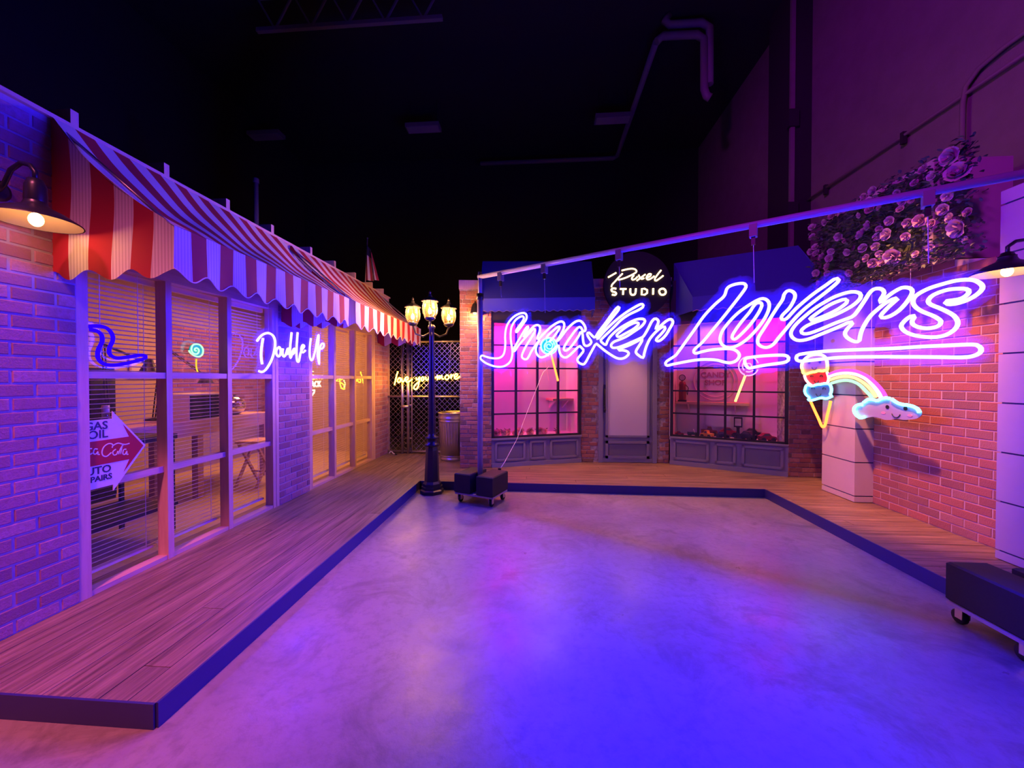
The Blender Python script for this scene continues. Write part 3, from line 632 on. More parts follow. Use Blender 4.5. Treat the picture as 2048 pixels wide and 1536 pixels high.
# blinds hanging inside each bay
slat_me = {}
def blind(label, y0, y1, zb=0.235, zt=2.36):
    t = thing('window_blind', label, 'blind', (XL - 0.145, (y0 + y1) / 2, 0), 0, 'slatted blinds behind the shop windows')
    W = y1 - y0 - 0.015
    k = round(W, 3)
    if k not in slat_me:
        prof = [(-0.0125, 0.0), (-0.004, 0.0022), (0.004, 0.0022), (0.0125, 0.0)]
        vs_ = [(x, s * W / 2, z) for s in (-1, 1) for x, z in prof] + [(x, s * W / 2, z - 0.0012) for s in (-1, 1) for x, z in prof]
        fs = [(i, i + 1, 5 + i, 4 + i) for i in range(3)] + [(8 + i, 12 + i, 13 + i, 9 + i) for i in range(3)] + [(0, 4, 12, 8), (3, 11, 15, 7)]
        slat_me[k] = MB().add(vs_, fs).mesh('slat', M['slat'])
    MB().box(-0.02, -W / 2, zt, 0.02, W / 2, zt + 0.045).build('head_rail', M['slat'], t)
    MB().box(-0.014, -W / 2, zb - 0.022, 0.014, W / 2, zb - 0.002).build('bottom_rail', M['slat'], t)
    n = int((zt - zb) / 0.0345)
    for i in range(n):
        put('slat', slat_me[k], t, (0, 0, zb + 0.012 + i * 0.0345), rot=(0, math.radians(-14), 0))
    for s in (-0.36, 0.36):
        MB().bar((0.014, s * W, zb), (0.014, s * W, zt), 0.0025).build('cord', M['wire'], t)
bl = ['slatted blind in the nearest window bay, behind the arrow sign', 'slatted blind in the bay with the green lollipop light',
      'slatted blind in the bay just before the brick pier', 'slatted blind right past the brick pier, by the white lettering',
      'slatted blind in the middle bay of the farther window', 'slatted blind in the last window bay before the chain-link fence']
kk = 0
for P in (P1, P2):
    for i in range(3):
        blind(bl[kk], P[i][0] + 0.02, P[i + 1][1] - 0.02); kk += 1

# striped awnings
AX, AF, AV, AT = -2.225, 2.535, 2.245, 3.235     # front x, fold height, valance foot, top at the wall
def slope_z(s): return AT + (AF - AT) * s - 0.10 * math.sin(math.pi * s) * (1 - 0.35 * s)
def scallop(q, per): return 0.030 * math.cos(2 * math.pi * q / per)
def awning(label, y0, y1, group):
    t = thing('striped_awning', label, 'awning', (XL, (y0 + y1) / 2, AF), 0, group)
    cy = (y0 + y1) / 2
    def rel(x, y, z): return (x - XL, y - cy, z - AF)
    n = int(round((y1 - y0) / 0.1225)); n += (n % 2 == 0); sw = (y1 - y0) / n; sub = 6
    ys = [y0 + i * sw / sub for i in range(n * sub + 1)]
    ns = 12
    c = MB()
    vs_ = [rel(XL + 0.02 + (AX - XL - 0.02) * j / ns, y, slope_z(j / ns) + 0.006 * math.sin(y * 9 + j)) for y in ys for j in range(ns + 1)]
    c.v = vs_
    for i in range(n * sub):
        for j in range(ns):
            a = i * (ns + 1) + j
            c.f.append([a, a + 1, a + ns + 2, a + ns + 1]); c.mi.append((i // sub) % 2); c.sm.append(True)
    c.build('canopy', [M['white'], M['red']], t)
    v = MB()
    nv = 5
    v.v = [rel(AX + 0.010 * math.sin(y * 14.0) * j / nv + 0.004, y, AF + (AV - AF + scallop(y - y0, 2 * sw)) * j / nv) for y in ys for j in range(nv + 1)]
    for i in range(n * sub):
        for j in range(nv):
            a = i * (nv + 1) + j
            v.f.append([a, a + 1, a + nv + 2, a + nv + 1]); v.mi.append((i // sub) % 2); v.sm.append(True)
    v.build('valance', [M['white_lined'], M['red']], t)
    h = MB()                                              # pale binding along the scalloped hem
    h.tube([rel(AX + 0.010 * math.sin(y * 14.0) + 0.004, y, AV + scallop(y - y0, 2 * sw)) for y in ys], 0.004, 5)
    h.build('hem_binding', M['white'], t)
    for (ye, sg) in ((y0, -1), (y1, 1)):
        s = MB(); W = AX - XL; m = 6; sub2 = 6; q = W / m
        xs = [XL + W * i / (m * sub2) for i in range(m * sub2 + 1)]
        nz = 12
        for x in xs:
            zt = slope_z(max(0, (x - XL - 0.02) / (AX - XL - 0.02))); zb = AV + scallop(x - XL, 2 * q)
            for j in range(nz + 1):
                z = zt + (zb - zt) * j / nz
                s.v.append(rel(x + 0.014 * math.sin((z - AV) * 7 + x * 3) * (1 if AX - 0.05 > x > XL + 0.05 else 0), ye + sg * 0.008 * math.sin(x * 15), z))
        for i in range(m * sub2):
            for j in range(nz):
                a = i * (nz + 1) + j
                s.f.append([a, a + 1, a + nz + 2, a + nz + 1]); s.mi.append(1 if (i // sub2) % 2 == 0 else 0); s.sm.append(True)
        s.build('side_panel', [M['white_lined'], M['red']], t)
    fr = MB()
    fr.tube([rel(XL, y0 + 0.02, AF - 0.01), rel(AX - 0.015, y0 + 0.02, AF - 0.01), rel(AX - 0.015, y1 - 0.02, AF - 0.01), rel(XL, y1 - 0.02, AF - 0.01)], 0.011, 8)
    fr.build('frame', M['grey_metal'], t)
    for y in (y0 + 0.02, y1 - 0.02):
        MB().tube([rel(XL, y, AT - 0.02), rel(AX - 0.015, y, AF - 0.01)], 0.010, 8).build('frame_strut', M['grey_metal'], t)
awning('red and white striped awning nearest the viewer, washed in blue light', 2.197, 4.347, 'striped shop awnings')
awning('red and white striped awning farther along, ending beside the lamp post', 4.505, 7.05, 'striped shop awnings')

# ---------------------------------------------------------------- right side: pillars, brick wall, header box
def panel_pillar(name, x0, y0, x1, y1, ztop):
    o = setting(name)
    MB().box(x0 + 0.016, y0 + 0.016, PZ, x1, y1 - 0.016, ztop).build('pillar_core', M['platform_edge'], o)
    z = PZ; nz = 0.192
    while z < ztop - 0.01:
        zt = min(nz, ztop)
        MB().box(x0, y0, z + 0.007, x1 + 0.002, y1, zt - 0.007).build('pillar_panel', M['stone_panel'], o)
        z = zt; nz += 0.404
    return o
panel_pillar('wall_right_far_pillar', 3.765, 4.885, 4.30, 5.42, 2.757)
panel_pillar('wall_right_near_pillar', 3.765, 1.9, 4.45, 3.452, 3.14)
wr = setting('wall_right', (3.975, 4.885, 0), -HP)
MB().prism([(0, PZ), (1.55, PZ), (1.55, 2.60), (1.24, 2.655), (0.89, 2.745), (0, 2.757)], lambda a, b, t: (a, t, b), 0, 0.1).build('mortar_bed', M['mortar_right'], wr)
bricks(wr, 1.50, PZ, 2.757, 0.0855, 0.222, 41, M['brick_right'], mortar=0.010, top=lambda x: 2.765 if x < 0.9 else 2.765 - (x - 0.88) * 0.27)
hb = setting('trim_4')
MB().box(3.765, 3.995, 2.757, 4.46, 5.42, 3.71).build('header_box', M['stone_panel'], hb)
MB().box(3.745, 3.99, 2.750, 3.985, 5.42, 2.762).build('soffit_board', M['lumber_y'], hb)

# ---------------------------------------------------------------- back facade
def back_wall(name, p0, p1, z1, seed, cap=None, depth=0.3, skip=None):
    dv = Vector((p1[0] - p0[0], p1[1] - p0[1], 0)); W = dv.length
    o = setting(name, (p0[0], p0[1], 0), math.atan2(dv.y, dv.x))
    return o, W
o, W = back_wall('wall_back_left', (-1.33, 6.32), (-0.81, 6.385), 3.09, 51)
MB().box(0, 0, PZ, W, 0.45, 3.09).build('mortar_bed', M['mortar_back'], o)
bricks(o, W, PZ, 3.09, 0.072, 0.20, 51, M['brick_back'], mortar=0.010, D=0.012, rough=0.6)
MB().box(-0.012, -0.03, 3.09, W, 0.46, 3.235).build('cap_board', M['lumber'], o)
o, W = back_wall('wall_back_center', (0.73, 6.955), (2.27, 6.955), 3.22, 52)
MB().box(0, 0, PZ, 0.31, 0.25, 3.22).build('mortar_bed', M['mortar_back'], o)
MB().box(1.325, 0, PZ, W, 0.25, 3.22).build('mortar_bed', M['mortar_back'], o)
MB().box(0.31, 0, 2.50, 1.325, 0.25, 3.22).build('mortar_bed', M['mortar_back'], o)
bricks(o, W, PZ, 3.22, 0.072, 0.20, 52, M['brick_back'], mortar=0.010, D=0.012, rough=0.6, skip=lambda x, z: 0.255 < x < 1.38 and z < 2.54)
MB().box(-0.02, -0.05, 3.22, W + 0.02, 0.26, 3.37).build('cap_board', M['lumber'], o)
MB().box(-0.03, -0.08, 3.205, W + 0.03, 0.26, 3.235).build('cap_moulding', M['lumber'], o)
o, W = back_wall('wall_back_right', (3.765, 6.125), (4.36, 6.10), 3.1, 53)
MB().box(0, 0, PZ, W, 0.3, 3.1).build('mortar_bed', M['mortar_back'], o)
bricks(o, W, PZ, 3.1, 0.072, 0.20, 53, M['brick_back'], mortar=0.010, D=0.012, rough=0.6)

def raised_panel(x0, x1, z0, z1, parent, y=0.0, mw=0.035, name='panel_moulding'):
    mb = MB()
    for (a, b, c, d) in ((x0, x1, z1 - mw, z1), (x0, x1, z0, z0 + mw), (x0, x0 + mw, z0, z1), (x1 - mw, x1, z0, z1)):
        mb.box(a, y - 0.022, c, b, y + 0.002, d)
    mb.build(name, M['grey_paint'], parent)
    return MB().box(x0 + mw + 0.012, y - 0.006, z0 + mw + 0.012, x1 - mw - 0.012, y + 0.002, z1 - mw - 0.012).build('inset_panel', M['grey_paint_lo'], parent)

BAYS = {}
def bay(name, p0, p1, zs=0.60, zt=2.57):
    dv = Vector((p1[0] - p0[0], p1[1] - p0[1], 0)); W = dv.length; ang = math.atan2(dv.y, dv.x)
    o = setting(name, (p0[0], p0[1], 0), ang)
    MB().box(0, 0.0, PZ, W, 0.06, zs).build('window_base', M['grey_paint'], o)
    MB().box(0, -0.03, PZ, W, 0.0, PZ + 0.07).build('base_moulding', M['grey_paint'], o)
    MB().box(-0.005, -0.035, zs - 0.025, W + 0.005, 0.06, zs + 0.004).build('window_ledge', M['grey_paint'], o)
    for (a, b) in ((0.035, 0.36), (0.41, 0.59), (0.64, 0.965)):
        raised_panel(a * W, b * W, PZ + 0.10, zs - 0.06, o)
    fr = M['black']
    MB().box(0, -0.005, zs, 0.045, 0.05, zt).build('window_jamb', fr, o)
    MB().box(W - 0.045, -0.005, zs, W, 0.05, zt).build('window_jamb', fr, o)
    MB().box(0, -0.005, zt - 0.03, W, 0.05, zt + 0.02).build('window_head', fr, o)
    MB().box(0, -0.005, zs, W, 0.05, zs + 0.035).build('window_foot', fr, o)
    xs = [0.045 + (W - 0.09) * k / 4 for k in range(5)]
    zz = [zs + 0.02 + (zt - zs - 0.03) * k / 5 for k in range(6)]
    for k in (1, 2, 3): MB().box(xs[k] - 0.0175, 0.0, zs, xs[k] + 0.0175, 0.045, zt).build('window_mullion', fr, o)
    for k in (1, 2, 3, 4): MB().box(0.04, 0.004, zz[k] - 0.0125, W - 0.04, 0.04, zz[k] + 0.0125).build('window_muntin', fr, o)
    for i in range(4):
        for k in range(5):
            MB().add([(xs[i] + 0.0176, 0.022, zz[k] + 0.0126), (xs[i + 1] - 0.0176, 0.022, zz[k] + 0.0126), (xs[i + 1] - 0.0176, 0.022, zz[k + 1] - 0.0126), (xs[i] + 0.0176, 0.022, zz[k + 1] - 0.0126)], [(0, 1, 2, 3)]).build('window_pane', M['glass'], o)
    MB().box(0, 0.0, zt + 0.02, W, 0.25, 3.3).build('window_fascia', M['hall_dark'], o)
    mw = Matrix.Translation((p0[0], p0[1], 0)) @ Matrix.Rotation(ang, 4, 'Z')
    BAYS[name] = (mw, W, ang)
    return o
bayL = bay('window_3', (-0.81, 6.39), (0.73, 6.935))
bayR = bay('window_4', (2.265, 6.885), (3.765, 6.125))
def bp(nm, x, y, z): return BAYS[nm][0] @ Vector((x, y, z))

# display rooms behind the two bays
def display(name, nm, depth, x0, x1):
    mw, W, ang = BAYS[nm]
    o = setting(name, tuple(mw.translation), ang)
    MB().box(x0, 0.06, 0.54, x1, depth, 0.60).build('display_floor', M['display_wall'], o)
    MB().box(x0, depth, 0.54, x1, depth + 0.04, 2.66).build('display_back', M['display_wall'], o)
    MB().box(x0 - 0.04, 0.06, 0.54, x0, depth + 0.04, 2.66).build('display_side', M['display_wall'], o)
    MB().box(x1, 0.06, 0.54, x1 + 0.04, depth + 0.04, 2.66).build('display_side', M['display_wall'], o)
    MB().box(x0 - 0.04, 0.06, 2.60, x1 + 0.04, depth + 0.04, 2.66).build('display_top', M['display_wall'], o)
    return o
WL = BAYS['window_3'][1]; WRb = BAYS['window_4'][1]
display('wall_display_left', 'window_3', 0.62, 0.02, WL - 0.02)
display('wall_display_right', 'window_4', 0.62, 0.02, WRb - 0.02)
# coloured strip lamps on the ceilings of the display rooms
def in_bay_lamp(name, nm, a, b, energy, c, size, size_y=None):
    return lamp(name, 'AREA', tuple(bp(nm, *a)), energy, c, tuple(bp(nm, *b)), size, size_y)
in_bay_lamp('display_lamp_left_pink', 'window_3', (0.20, 0.33, 2.56), (0.42, 0.42, 1.0), 46, (1.0, 0.003, 0.26), 0.25)
in_bay_lamp('display_lamp_left_rose', 'window_3', (1.05, 0.33, 2.56), (1.05, 0.4, 1.0), 6, (1.0, 0.40, 0.40), 0.25)
in_bay_lamp('display_lamp_right_red', 'window_4', (WRb - 0.16, 0.30, 2.56), (WRb - 0.12, 0.45, 1.0), 24, (1.0, 0.003, 0.10), 0.25)
in_bay_lamp('display_lamp_right_rose', 'window_4', (0.55, 0.33, 2.56), (0.55, 0.4, 1.0), 3.5, (1.0, 0.25, 0.35), 0.25)

# door
dr = setting('door_1', (1.04, 6.955, 0), 0)
MB().box(0, -0.03, PZ, 0.075, 0.05, 2.50).build('door_jamb', M['grey_paint'], dr)
MB().box(0.94, -0.03, PZ, 1.015, 0.05, 2.50).build('door_jamb', M['grey_paint'], dr)
MB().box(0, -0.03, 2.43, 1.015, 0.05, 2.52).build('door_head', M['grey_paint'], dr)
leaf = MB().box(0.078, -0.005, PZ + 0.01, 0.937, 0.04, 2.43).build('door_leaf', M['grey_paint'], dr)
MB().box(0.165, -0.012, 0.60, 0.845, -0.004, 2.30).build('frosted_panel', M['frost'], leaf)
mb = MB()
for (a, b, c, d) in ((0.125, 0.885, 2.30, 2.335), (0.125, 0.885, 0.565, 0.60), (0.125, 0.165, 0.565, 2.335), (0.845, 0.885, 0.565, 2.335)): mb.box(a, -0.03, c, b, -0.004, d)
mb.build('door_moulding', M['grey_paint'], leaf)
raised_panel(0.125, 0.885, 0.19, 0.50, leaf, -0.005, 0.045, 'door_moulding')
MB().box(0.078, -0.02, PZ + 0.005, 0.937, -0.004, PZ + 0.075).build('kick_plate', M['grey_paint'], leaf)
hd = MB().box(0.088, -0.016, 1.00, 0.128, -0.005, 1.50).build('handle_plate', M['black_iron'], leaf)
MB().tube([(0.108, -0.014, 1.42), (0.108, -0.055, 1.40), (0.108, -0.065, 1.28), (0.108, -0.055, 1.14), (0.108, -0.014, 1.12)], 0.010, 8).build('door_handle', M['black_iron'], leaf)
MB().ball((0.108, -0.03, 1.05), 0.022, 12, 8).build('door_knob', M['black_iron'], leaf)

# navy canopies over the bays
def canopy(name, label, a0, a1, top0, top1, drop, per=0.12):
    a0, a1, top0, top1 = map(Vector, (a0, a1, top0, top1))
    c = (a0 + a1) / 2
    t = thing(name, label, 'canopy', tuple(c), 0, 'navy shop canopies')
    n = 60
    s = MB()
    for i in range(n + 1):
        f = a0.lerp(a1, i / n) - c; tp = top0.lerp(top1, i / n) - c
        for j in range(7):
            p = f.lerp(tp, j / 6); p.z -= 0.03 * math.sin(math.pi * j / 6); s.v.append(tuple(p))
    for i in range(n):
        for j in range(6):
            q = i * 7 + j; s.f.append([q, q + 1, q + 8, q + 7]); s.mi.append(0); s.sm.append(True)
    s.build('canopy_cloth', M['navy'], t)
    L = (a1 - a0).length; v = MB(); hem = []
    for i in range(n + 1):
        f = a0.lerp(a1, i / n) - c; dz = drop + 0.012 * math.cos(2 * math.pi * (L * i / n) / per)
        for j in range(4): v.v.append((f.x, f.y, f.z - dz * j / 3))
        hem.append((f.x, f.y, f.z - dz))
    for i in range(n):
        for j in range(3):
            q = i * 4 + j; v.f.append([q, q + 4, q + 5, q + 1]); v.mi.append(0); v.sm.append(True)
    v.build('valance', M['navy'], t)
    MB().tube(hem, 0.004, 5).build('hem_binding', M['grey_metal'], t)
    for (f, tp) in ((a0, top0), (a1, top1)):
        wall = Vector((tp.x, tp.y, f.z - drop))
        MB().add([tuple(p - c) for p in (f, tp, wall, Vector((f.x, f.y, f.z - drop)))], [(0, 1, 2, 3)]).build('side_panel', M['navy'], t)
canopy('shop_canopy', 'dark navy cloth canopy over the left display window', (-0.935, 5.95, 2.85), (0.835, 5.95, 2.85), (-0.99, 6.6, 3.63), (0.885, 6.75, 3.63), 0.20)
e = Vector((1.5, -0.76, 0)).normalized()
canopy('shop_canopy', 'dark navy cloth canopy over the right display window, beside the flowers', (2.41, 6.30, 2.90), tuple(Vector((2.41, 6.30, 2.90)) + e * 1.7),
       (2.33, 6.93, 3.62), tuple(Vector((2.33, 6.93, 3.62)) + e * 1.75), 0.22)

# ---------------------------------------------------------------- hall fixtures up in the dark
fx = thing('sprinkler_pipe', 'long pipe running under the hall ceiling and along its back wall', 'pipe', (2.62, 9.05, 9.2))
def rl(*p): return (p[0] - 2.62, p[1] - 9.05, p[2] - 9.2)
MB().tube([rl(2.62, 9.05, 9.25), rl(2.62, 13.4, 9.2), rl(2.5, 13.55, 9.2), rl(-2.1, 13.55, 9.2)], 0.075, 10).build('pipe_run', M['pipe_paint'], fx)
MB().tube([rl(2.62, 9.0, 9.22), rl(2.75, 8.98, 9.32), rl(3.5, 9.0, 9.32), rl(3.66, 9.0, 9.2), rl(3.67, 9.0, 8.1), rl(3.72, 9.0, 7.95), rl(3.80, 9.0, 7.9)], 0.085, 10).build('drop_pipe', M['pipe_paint'], fx)
MB().tube([rl(2.88, 9.0, 9.8), rl(2.80, 9.0, 9.66), rl(2.9, 9.0, 9.58), rl(3.6, 9.0, 9.58), rl(3.78, 9.0, 9.45), rl(3.78, 9.0, 8.2)], 0.085, 10).build('vent_pipe', M['pipe_paint'], fx)
for (x, y, lb) in ((-8.3, 11.2, 'long dim hall ceiling light at the left, over the striped awning'), (-3.43, 11.2, 'long dim hall ceiling light above the lamp post'), (2.05, 11.2, 'long dim hall ceiling light beside the ceiling pipe')):
    t = thing('ceiling_light', lb, 'light', (x, y, 9.0), 0, 'switched-off hall lights')
    MB().box(-0.5, -0.17, -0.05, 0.5, 0.17, 0.06).build('light_housing', M['pipe_paint'], t)
    MB().box(-0.46, -0.14, -0.07, 0.46, 0.14, -0.05).build('diffuser', M['stone_panel'], t)
    for s in (-0.4, 0.4): MB().bar((s, 0, 0.06), (s, 0, 0.8), 0.01).build('hanger', M['black'], t)
t = thing('roof_truss', 'faint steel lattice beam crossing under the dark ceiling', 'beam', (-3.6, 7.85, 9.0))
MB().box(-2.4, -0.04, -0.04, 1.6, 0.04, 0.04).build('lower_chord', M['pipe_paint'], t)
MB().box(-2.4, -0.04, 0.66, 1.6, 0.04, 0.74).build('upper_chord', M['pipe_paint'], t)
for k in range(10):
    x = -2.4 + k * 0.4
    MB().bar((x, 0, 0 if k % 2 else 0.7), (x + 0.4, 0, 0.7 if k % 2 else 0), 0.035).build('web_bar', M['pipe_paint'], t)
t = thing('wall_conduit', 'thin conduits with a bend on the purple concrete wall', 'pipe', (5.55, 5.5, 5.3))
MB().tube([(-0.03, -1.6, 0.02), (-0.03, 3.4, 0.0)], 0.022, 8).build('conduit_run', M['hall_wall'], t)
MB().tube([(-0.03, -1.6, 0.26), (-0.03, -0.45, 0.26), (-0.03, -0.18, 0.22), (-0.03, -0.03, 0.10), (-0.03, 0.0, -0.1), (-0.03, 0.0, -2.2)], 0.028, 8).build('conduit_bend', M['hall_wall'], t)
MB().box(-0.12, -0.95, 0.10, 0.0, -0.72, 0.34).build('junction_box', M['hall_dark'], t)
for y in (0.8, 2.4): MB().box(-0.06, y, -0.12, 0.0, y + 0.05, 0.06).build('conduit_clamp', M['hall_dark'], t)
t = MB().tube([(0, 0, 0), (0, 0, 1.8)], 0.04, 10).build('vent_stack', M['pipe_paint'], None, (-4.9, 6.35, 3.2))
tag(t, 'thin vent pipe rising behind the striped awnings', 'pipe')
MB().lathe([(0.05, 0.0), (0.05, 0.08), (0.0, 0.09)], 10, (0, 0, 1.78)).build('vent_cap', M['pipe_paint'], t)

# warm lamps added under the canopies and over the door to brighten the platform
for nm, x, y, z in (('platform_fill_left', 0.1, 6.15, 2.60), ('platform_fill_right', 3.05, 6.2, 2.62), ('platform_fill_door', 1.55, 6.62, 2.58)):
    lamp(nm, 'SPOT', (x, y, z), 125, (1.0, 0.36, 0.16), (x, y - 0.75, 0), 0.06, spot=92, blend=0.7)

# ---------------------------------------------------------------- the big hanging neon sign and its stand
SA = Vector((-0.78, 4.98, 0)); SD = Vector((0.8412, -0.5408, 0)); SN = Vector((-0.5408, -0.8412, 0))
ORG = Vector((1.1, 3.77, 1.7))
def sign_map(a, b, h): return tuple(SA + SD * a + SN * (h + 0.02) + Vector((0, 0, b)) - ORG)
t = thing('neon_sign', 'huge two-word neon script sign in blue-white outline, hanging from the slanted pipe', 'neon sign', tuple(ORG))
nl = ['first letter tube with a long tail', 'long joined outline tube of the first word', None, None, 'tall capital letter outline', None, None, None, None, None, 'curling last letter outline', 'short underline tube', 'long underline tube']
for (c, p), lb in zip(SIGN, nl): neon('neon_tube', p, c, sign_map, 0.0125, M['neon_blue'], M['black'], t, 4, lb, False)
def plate_map(a, b, h): return sign_map(a, b, -0.008)
backing('acrylic_backing', SIGN, plate_map, 0.075, 0.016, M['acrylic'], t)
PIPE0, PIPE1 = Vector((-0.80, 4.99, 2.93)), Vector((3.05, 2.515, 2.85))
def pipe_at(s): return PIPE0.lerp(PIPE1, (s) / 4.49)
tops = [(0.36, 2.62), (0.99, 2.36), (1.86, 2.52), (2.99, 2.40), (3.97, 2.38)]
for (s, zb) in tops:
    p = pipe_at(s); MB().bar(p + Vector((0, 0, -0.12)) - ORG, Vector((p.x + 0.01, p.y, zb)) - ORG, 0.004).build('hanging_wire', M['wire'], t)

t = thing('sign_stand', 'steel goalpost stand with a slanted crossbar carrying the big neon sign', 'stand', (-0.78, 4.98, 0.15))
O2 = Vector((-0.78, 4.98, 0.15))
def r2(v): return tuple(Vector(v) - O2)
MB().tube([r2((-0.78, 4.98, 0.15)), r2((-0.78, 4.98, 2.66))], 0.036, 14).build('post', M['steel_pole'], t)
MB().tube([r2((-0.78, 4.98, 2.6)), r2((-0.78, 4.98, 2.99))], 0.027, 14).build('post_extension', M['steel_pole'], t)
MB().tube([r2((-0.78, 4.98, 2.63)), r2((-0.78, 4.98, 2.71))], 0.046, 14).build('collar', M['black'], t)
MB().tube([r2((3.0, 2.55, 0.15)), r2((3.0, 2.55, 2.92))], 0.030, 14).build('post', M['steel_pole'], t)
MB().tube([r2(PIPE0), r2(PIPE1)], 0.028, 14).build('crossbar', M['steel_pole'], t)
for (s, zb) in tops:
    p = pipe_at(s); c = MB()
    c.obox(Vector(r2(p)) + Vector((0, 0, -0.05)), SD, SN, (0, 0, 1), 0.028, 0.034, 0.05)
    q = c.build('pipe_clamp', M['grey_paint'], t)
    MB().obox(Vector(r2(p)) + Vector((0, 0, -0.13)), SD, SN, (0, 0, 1), 0.014, 0.014, 0.035).build('clamp_hook', M['black'], q)

def dolly(label, c, ang, L, Wd):
    t = thing('wheeled_dolly', label, 'dolly', (c[0], c[1], 0), ang, 'dollies under the sign stand')
    MB().box(-L / 2, -Wd / 2, 0.112, L / 2, Wd / 2, 0.132).build('deck_board', M['dolly_wood'], t)
    for sx in (-1, 1):
        for sy in (-1, 1):
            x, y = sx * (L / 2 - 0.05), sy * (Wd / 2 - 0.05)
            cs = MB().box(x - 0.028, y - 0.024, 0.104, x + 0.028, y + 0.024, 0.112)
            cs.box(x - 0.026, y - 0.022, 0.04, x - 0.02, y + 0.022, 0.105).box(x + 0.02, y - 0.022, 0.04, x + 0.026, y + 0.022, 0.105)
            f = cs.build('caster_fork', M['grey_metal'], t)
            wv = []; n = 18
            wm = MB()
            for (r_, xx) in ((0.0, -0.018), (0.036, -0.018), (0.045, -0.011), (0.045, 0.011), (0.036, 0.018), (0.0, 0.018)):
                for k in range(n):
                    a = 2 * math.pi * k / n; wm.v.append((x + xx, y + 0.015 + r_ * math.cos(a), 0.045 + r_ * math.sin(a)))
            for i in range(5):
                for k in range(n):
                    wm.f.append([i * n + k, i * n + (k + 1) % n, (i + 1) * n + (k + 1) % n, (i + 1) * n + k]); wm.mi.append(0); wm.sm.append(True)
            wm.build('caster_wheel', M['rubber'], f)
def weight(label, c, ang, wx, wy, hz):
    mb = MB(); ch = 0.012
    for (z, i) in ((0, ch), (ch, 0), (hz - ch, 0), (hz, ch)):
        x, y = wx / 2 - i, wy / 2 - i
        mb.v += [(-x, -y, z), (x, -y, z), (x, y, z), (-x, y, z)]
    for k in range(3):
        for i in range(4): mb.f.append([k * 4 + i, k * 4 + (i + 1) % 4, k * 4 + 4 + (i + 1) % 4, k * 4 + 4 + i]); mb.mi.append(0); mb.sm.append(False)
    mb.f += [[3, 2, 1, 0], [12, 13, 14, 15]]; mb.mi += [0, 0]; mb.sm += [False, False]
    o = mb.build('weight_block', M['weight'], None, (c[0], c[1], 0.1325), ang)
    return tag(o, label, 'weight', 'black weights holding the stand down')
da = math.atan2(-0.167, 0.415); e1 = Vector((math.cos(da), math.sin(da), 0)); e2 = Vector((-math.sin(da), math.cos(da), 0))
dc = Vector((-0.765, 4.985, 0))
dolly('plywood dolly on casters beside the lamp post', dc, da, 0.56, 0.40)
for s, lb in ((-1, 'black weight block on the dolly beside the lamp post, left of the steel post'), (1, 'black weight block on the dolly beside the lamp post, right of the steel post')):
    q = dc + e1 * s * 0.165; weight(lb, q, da, 0.235, 0.42, 0.25)
dolly('plywood dolly on casters at the right edge of the view', (2.985, 2.52), 0, 0.58, 0.44)
weight('black weight block at the right edge, nearer the floor centre', (2.825, 2.515), 0, 0.25, 0.47, 0.255)
weight('black weight block at the right edge, against the pillar side', (3.165, 2.46), 0, 0.25, 0.47, 0.255)

# ---------------------------------------------------------------- smaller neon signs
OD = Vector((-2.95, 4.45, 1.65))
t = thing('neon_sign', 'white neon script sign hanging under the awning in front of the brick pier', 'neon sign', tuple(OD))
dmap = lambda a, b, h: (-2.95 + h - OD.x, a - OD.y, b - OD.z)
for c, p in DOUBLE: neon('neon_tube', p, c, dmap, 0.0125, M['neon_double'], M['black'], t, 4)
backing('acrylic_backing', DOUBLE, lambda a, b, h: dmap(a, b, -0.006), 0.06, 0.014, M['acrylic'], t)
for y in (4.0, 5.0): MB().bar(dmap(y, 2.08, -0.006), dmap(y, 2.46, -0.006), 0.003).build('hanging_wire', M['wire'], t)

OLv = Vector((-2.2, 7.3, 1.45))
t = thing('neon_sign', 'yellow neon script sign on the chain-link fence behind the lamp post', 'neon sign', tuple(OLv))
lmap = lambda a, b, h: (a - OLv.x, 7.3 - h - OLv.y, b - OLv.z)
for c, p in LOVE: neon('neon_tube', p, c, lmap, 0.0105, M['neon_yellow'], M['black'], t, 4)
backing('acrylic_backing', LOVE, lambda a, b, h: lmap(a, b, -0.006), 0.035, 0.016, M['acrylic_thin'], t)
for x in (-2.7, -1.75): MB().bar(lmap(x, 1.72, -0.006), (x - OLv.x, 0.19, 2.34 - OLv.z), 0.003).build('hanging_wire', M['wire'], t)

OP = Vector((1.648, 6.73, 2.64))
t = thing('round_sign', 'round black signboard with warm white neon lettering above the door', 'sign', tuple(OP))
pmap = lambda a, b, h: (a - OP.x, 6.70 - h - OP.y, b - OP.z)
mb = MB(); n = 64
for yy, r_ in ((6.76, 0.565), (6.71, 0.565), (6.704, 0.558)):
    for k in range(n): mb.v.append((1.648 + r_ * math.cos(2 * math.pi * k / n) - OP.x, yy - OP.y, 3.208 + r_ * math.sin(2 * math.pi * k / n) - OP.z))
for i in range(2):
    for k in range(n): mb.f.append([i * n + k, i * n + (k + 1) % n, (i + 1) * n + (k + 1) % n, (i + 1) * n + k]); mb.mi.append(0); mb.sm.append(False)
mb.f.append(list(range(2 * n, 3 * n))); mb.mi.append(0); mb.sm.append(False)
mb.f.append(list(range(n))[::-1]); mb.mi.append(0); mb.sm.append(False)
mb.build('sign_board', M['black'], t)
for i, (c, p) in enumerate(PIXEL): neon('neon_tube', p, c, pmap, 0.0125 if i < 8 else 0.015, M['neon_warm'], M['black'], t, 4 if i in (1, 2, 3, 4, 6, 7, 8, 11, 14) else 1)
MB().box(1.5 - OP.x, 6.76 - OP.y, 3.0 - OP.z, 1.8 - OP.x, 6.95 - OP.y, 3.1 - OP.z).build('mounting_bracket', M['black'], t)

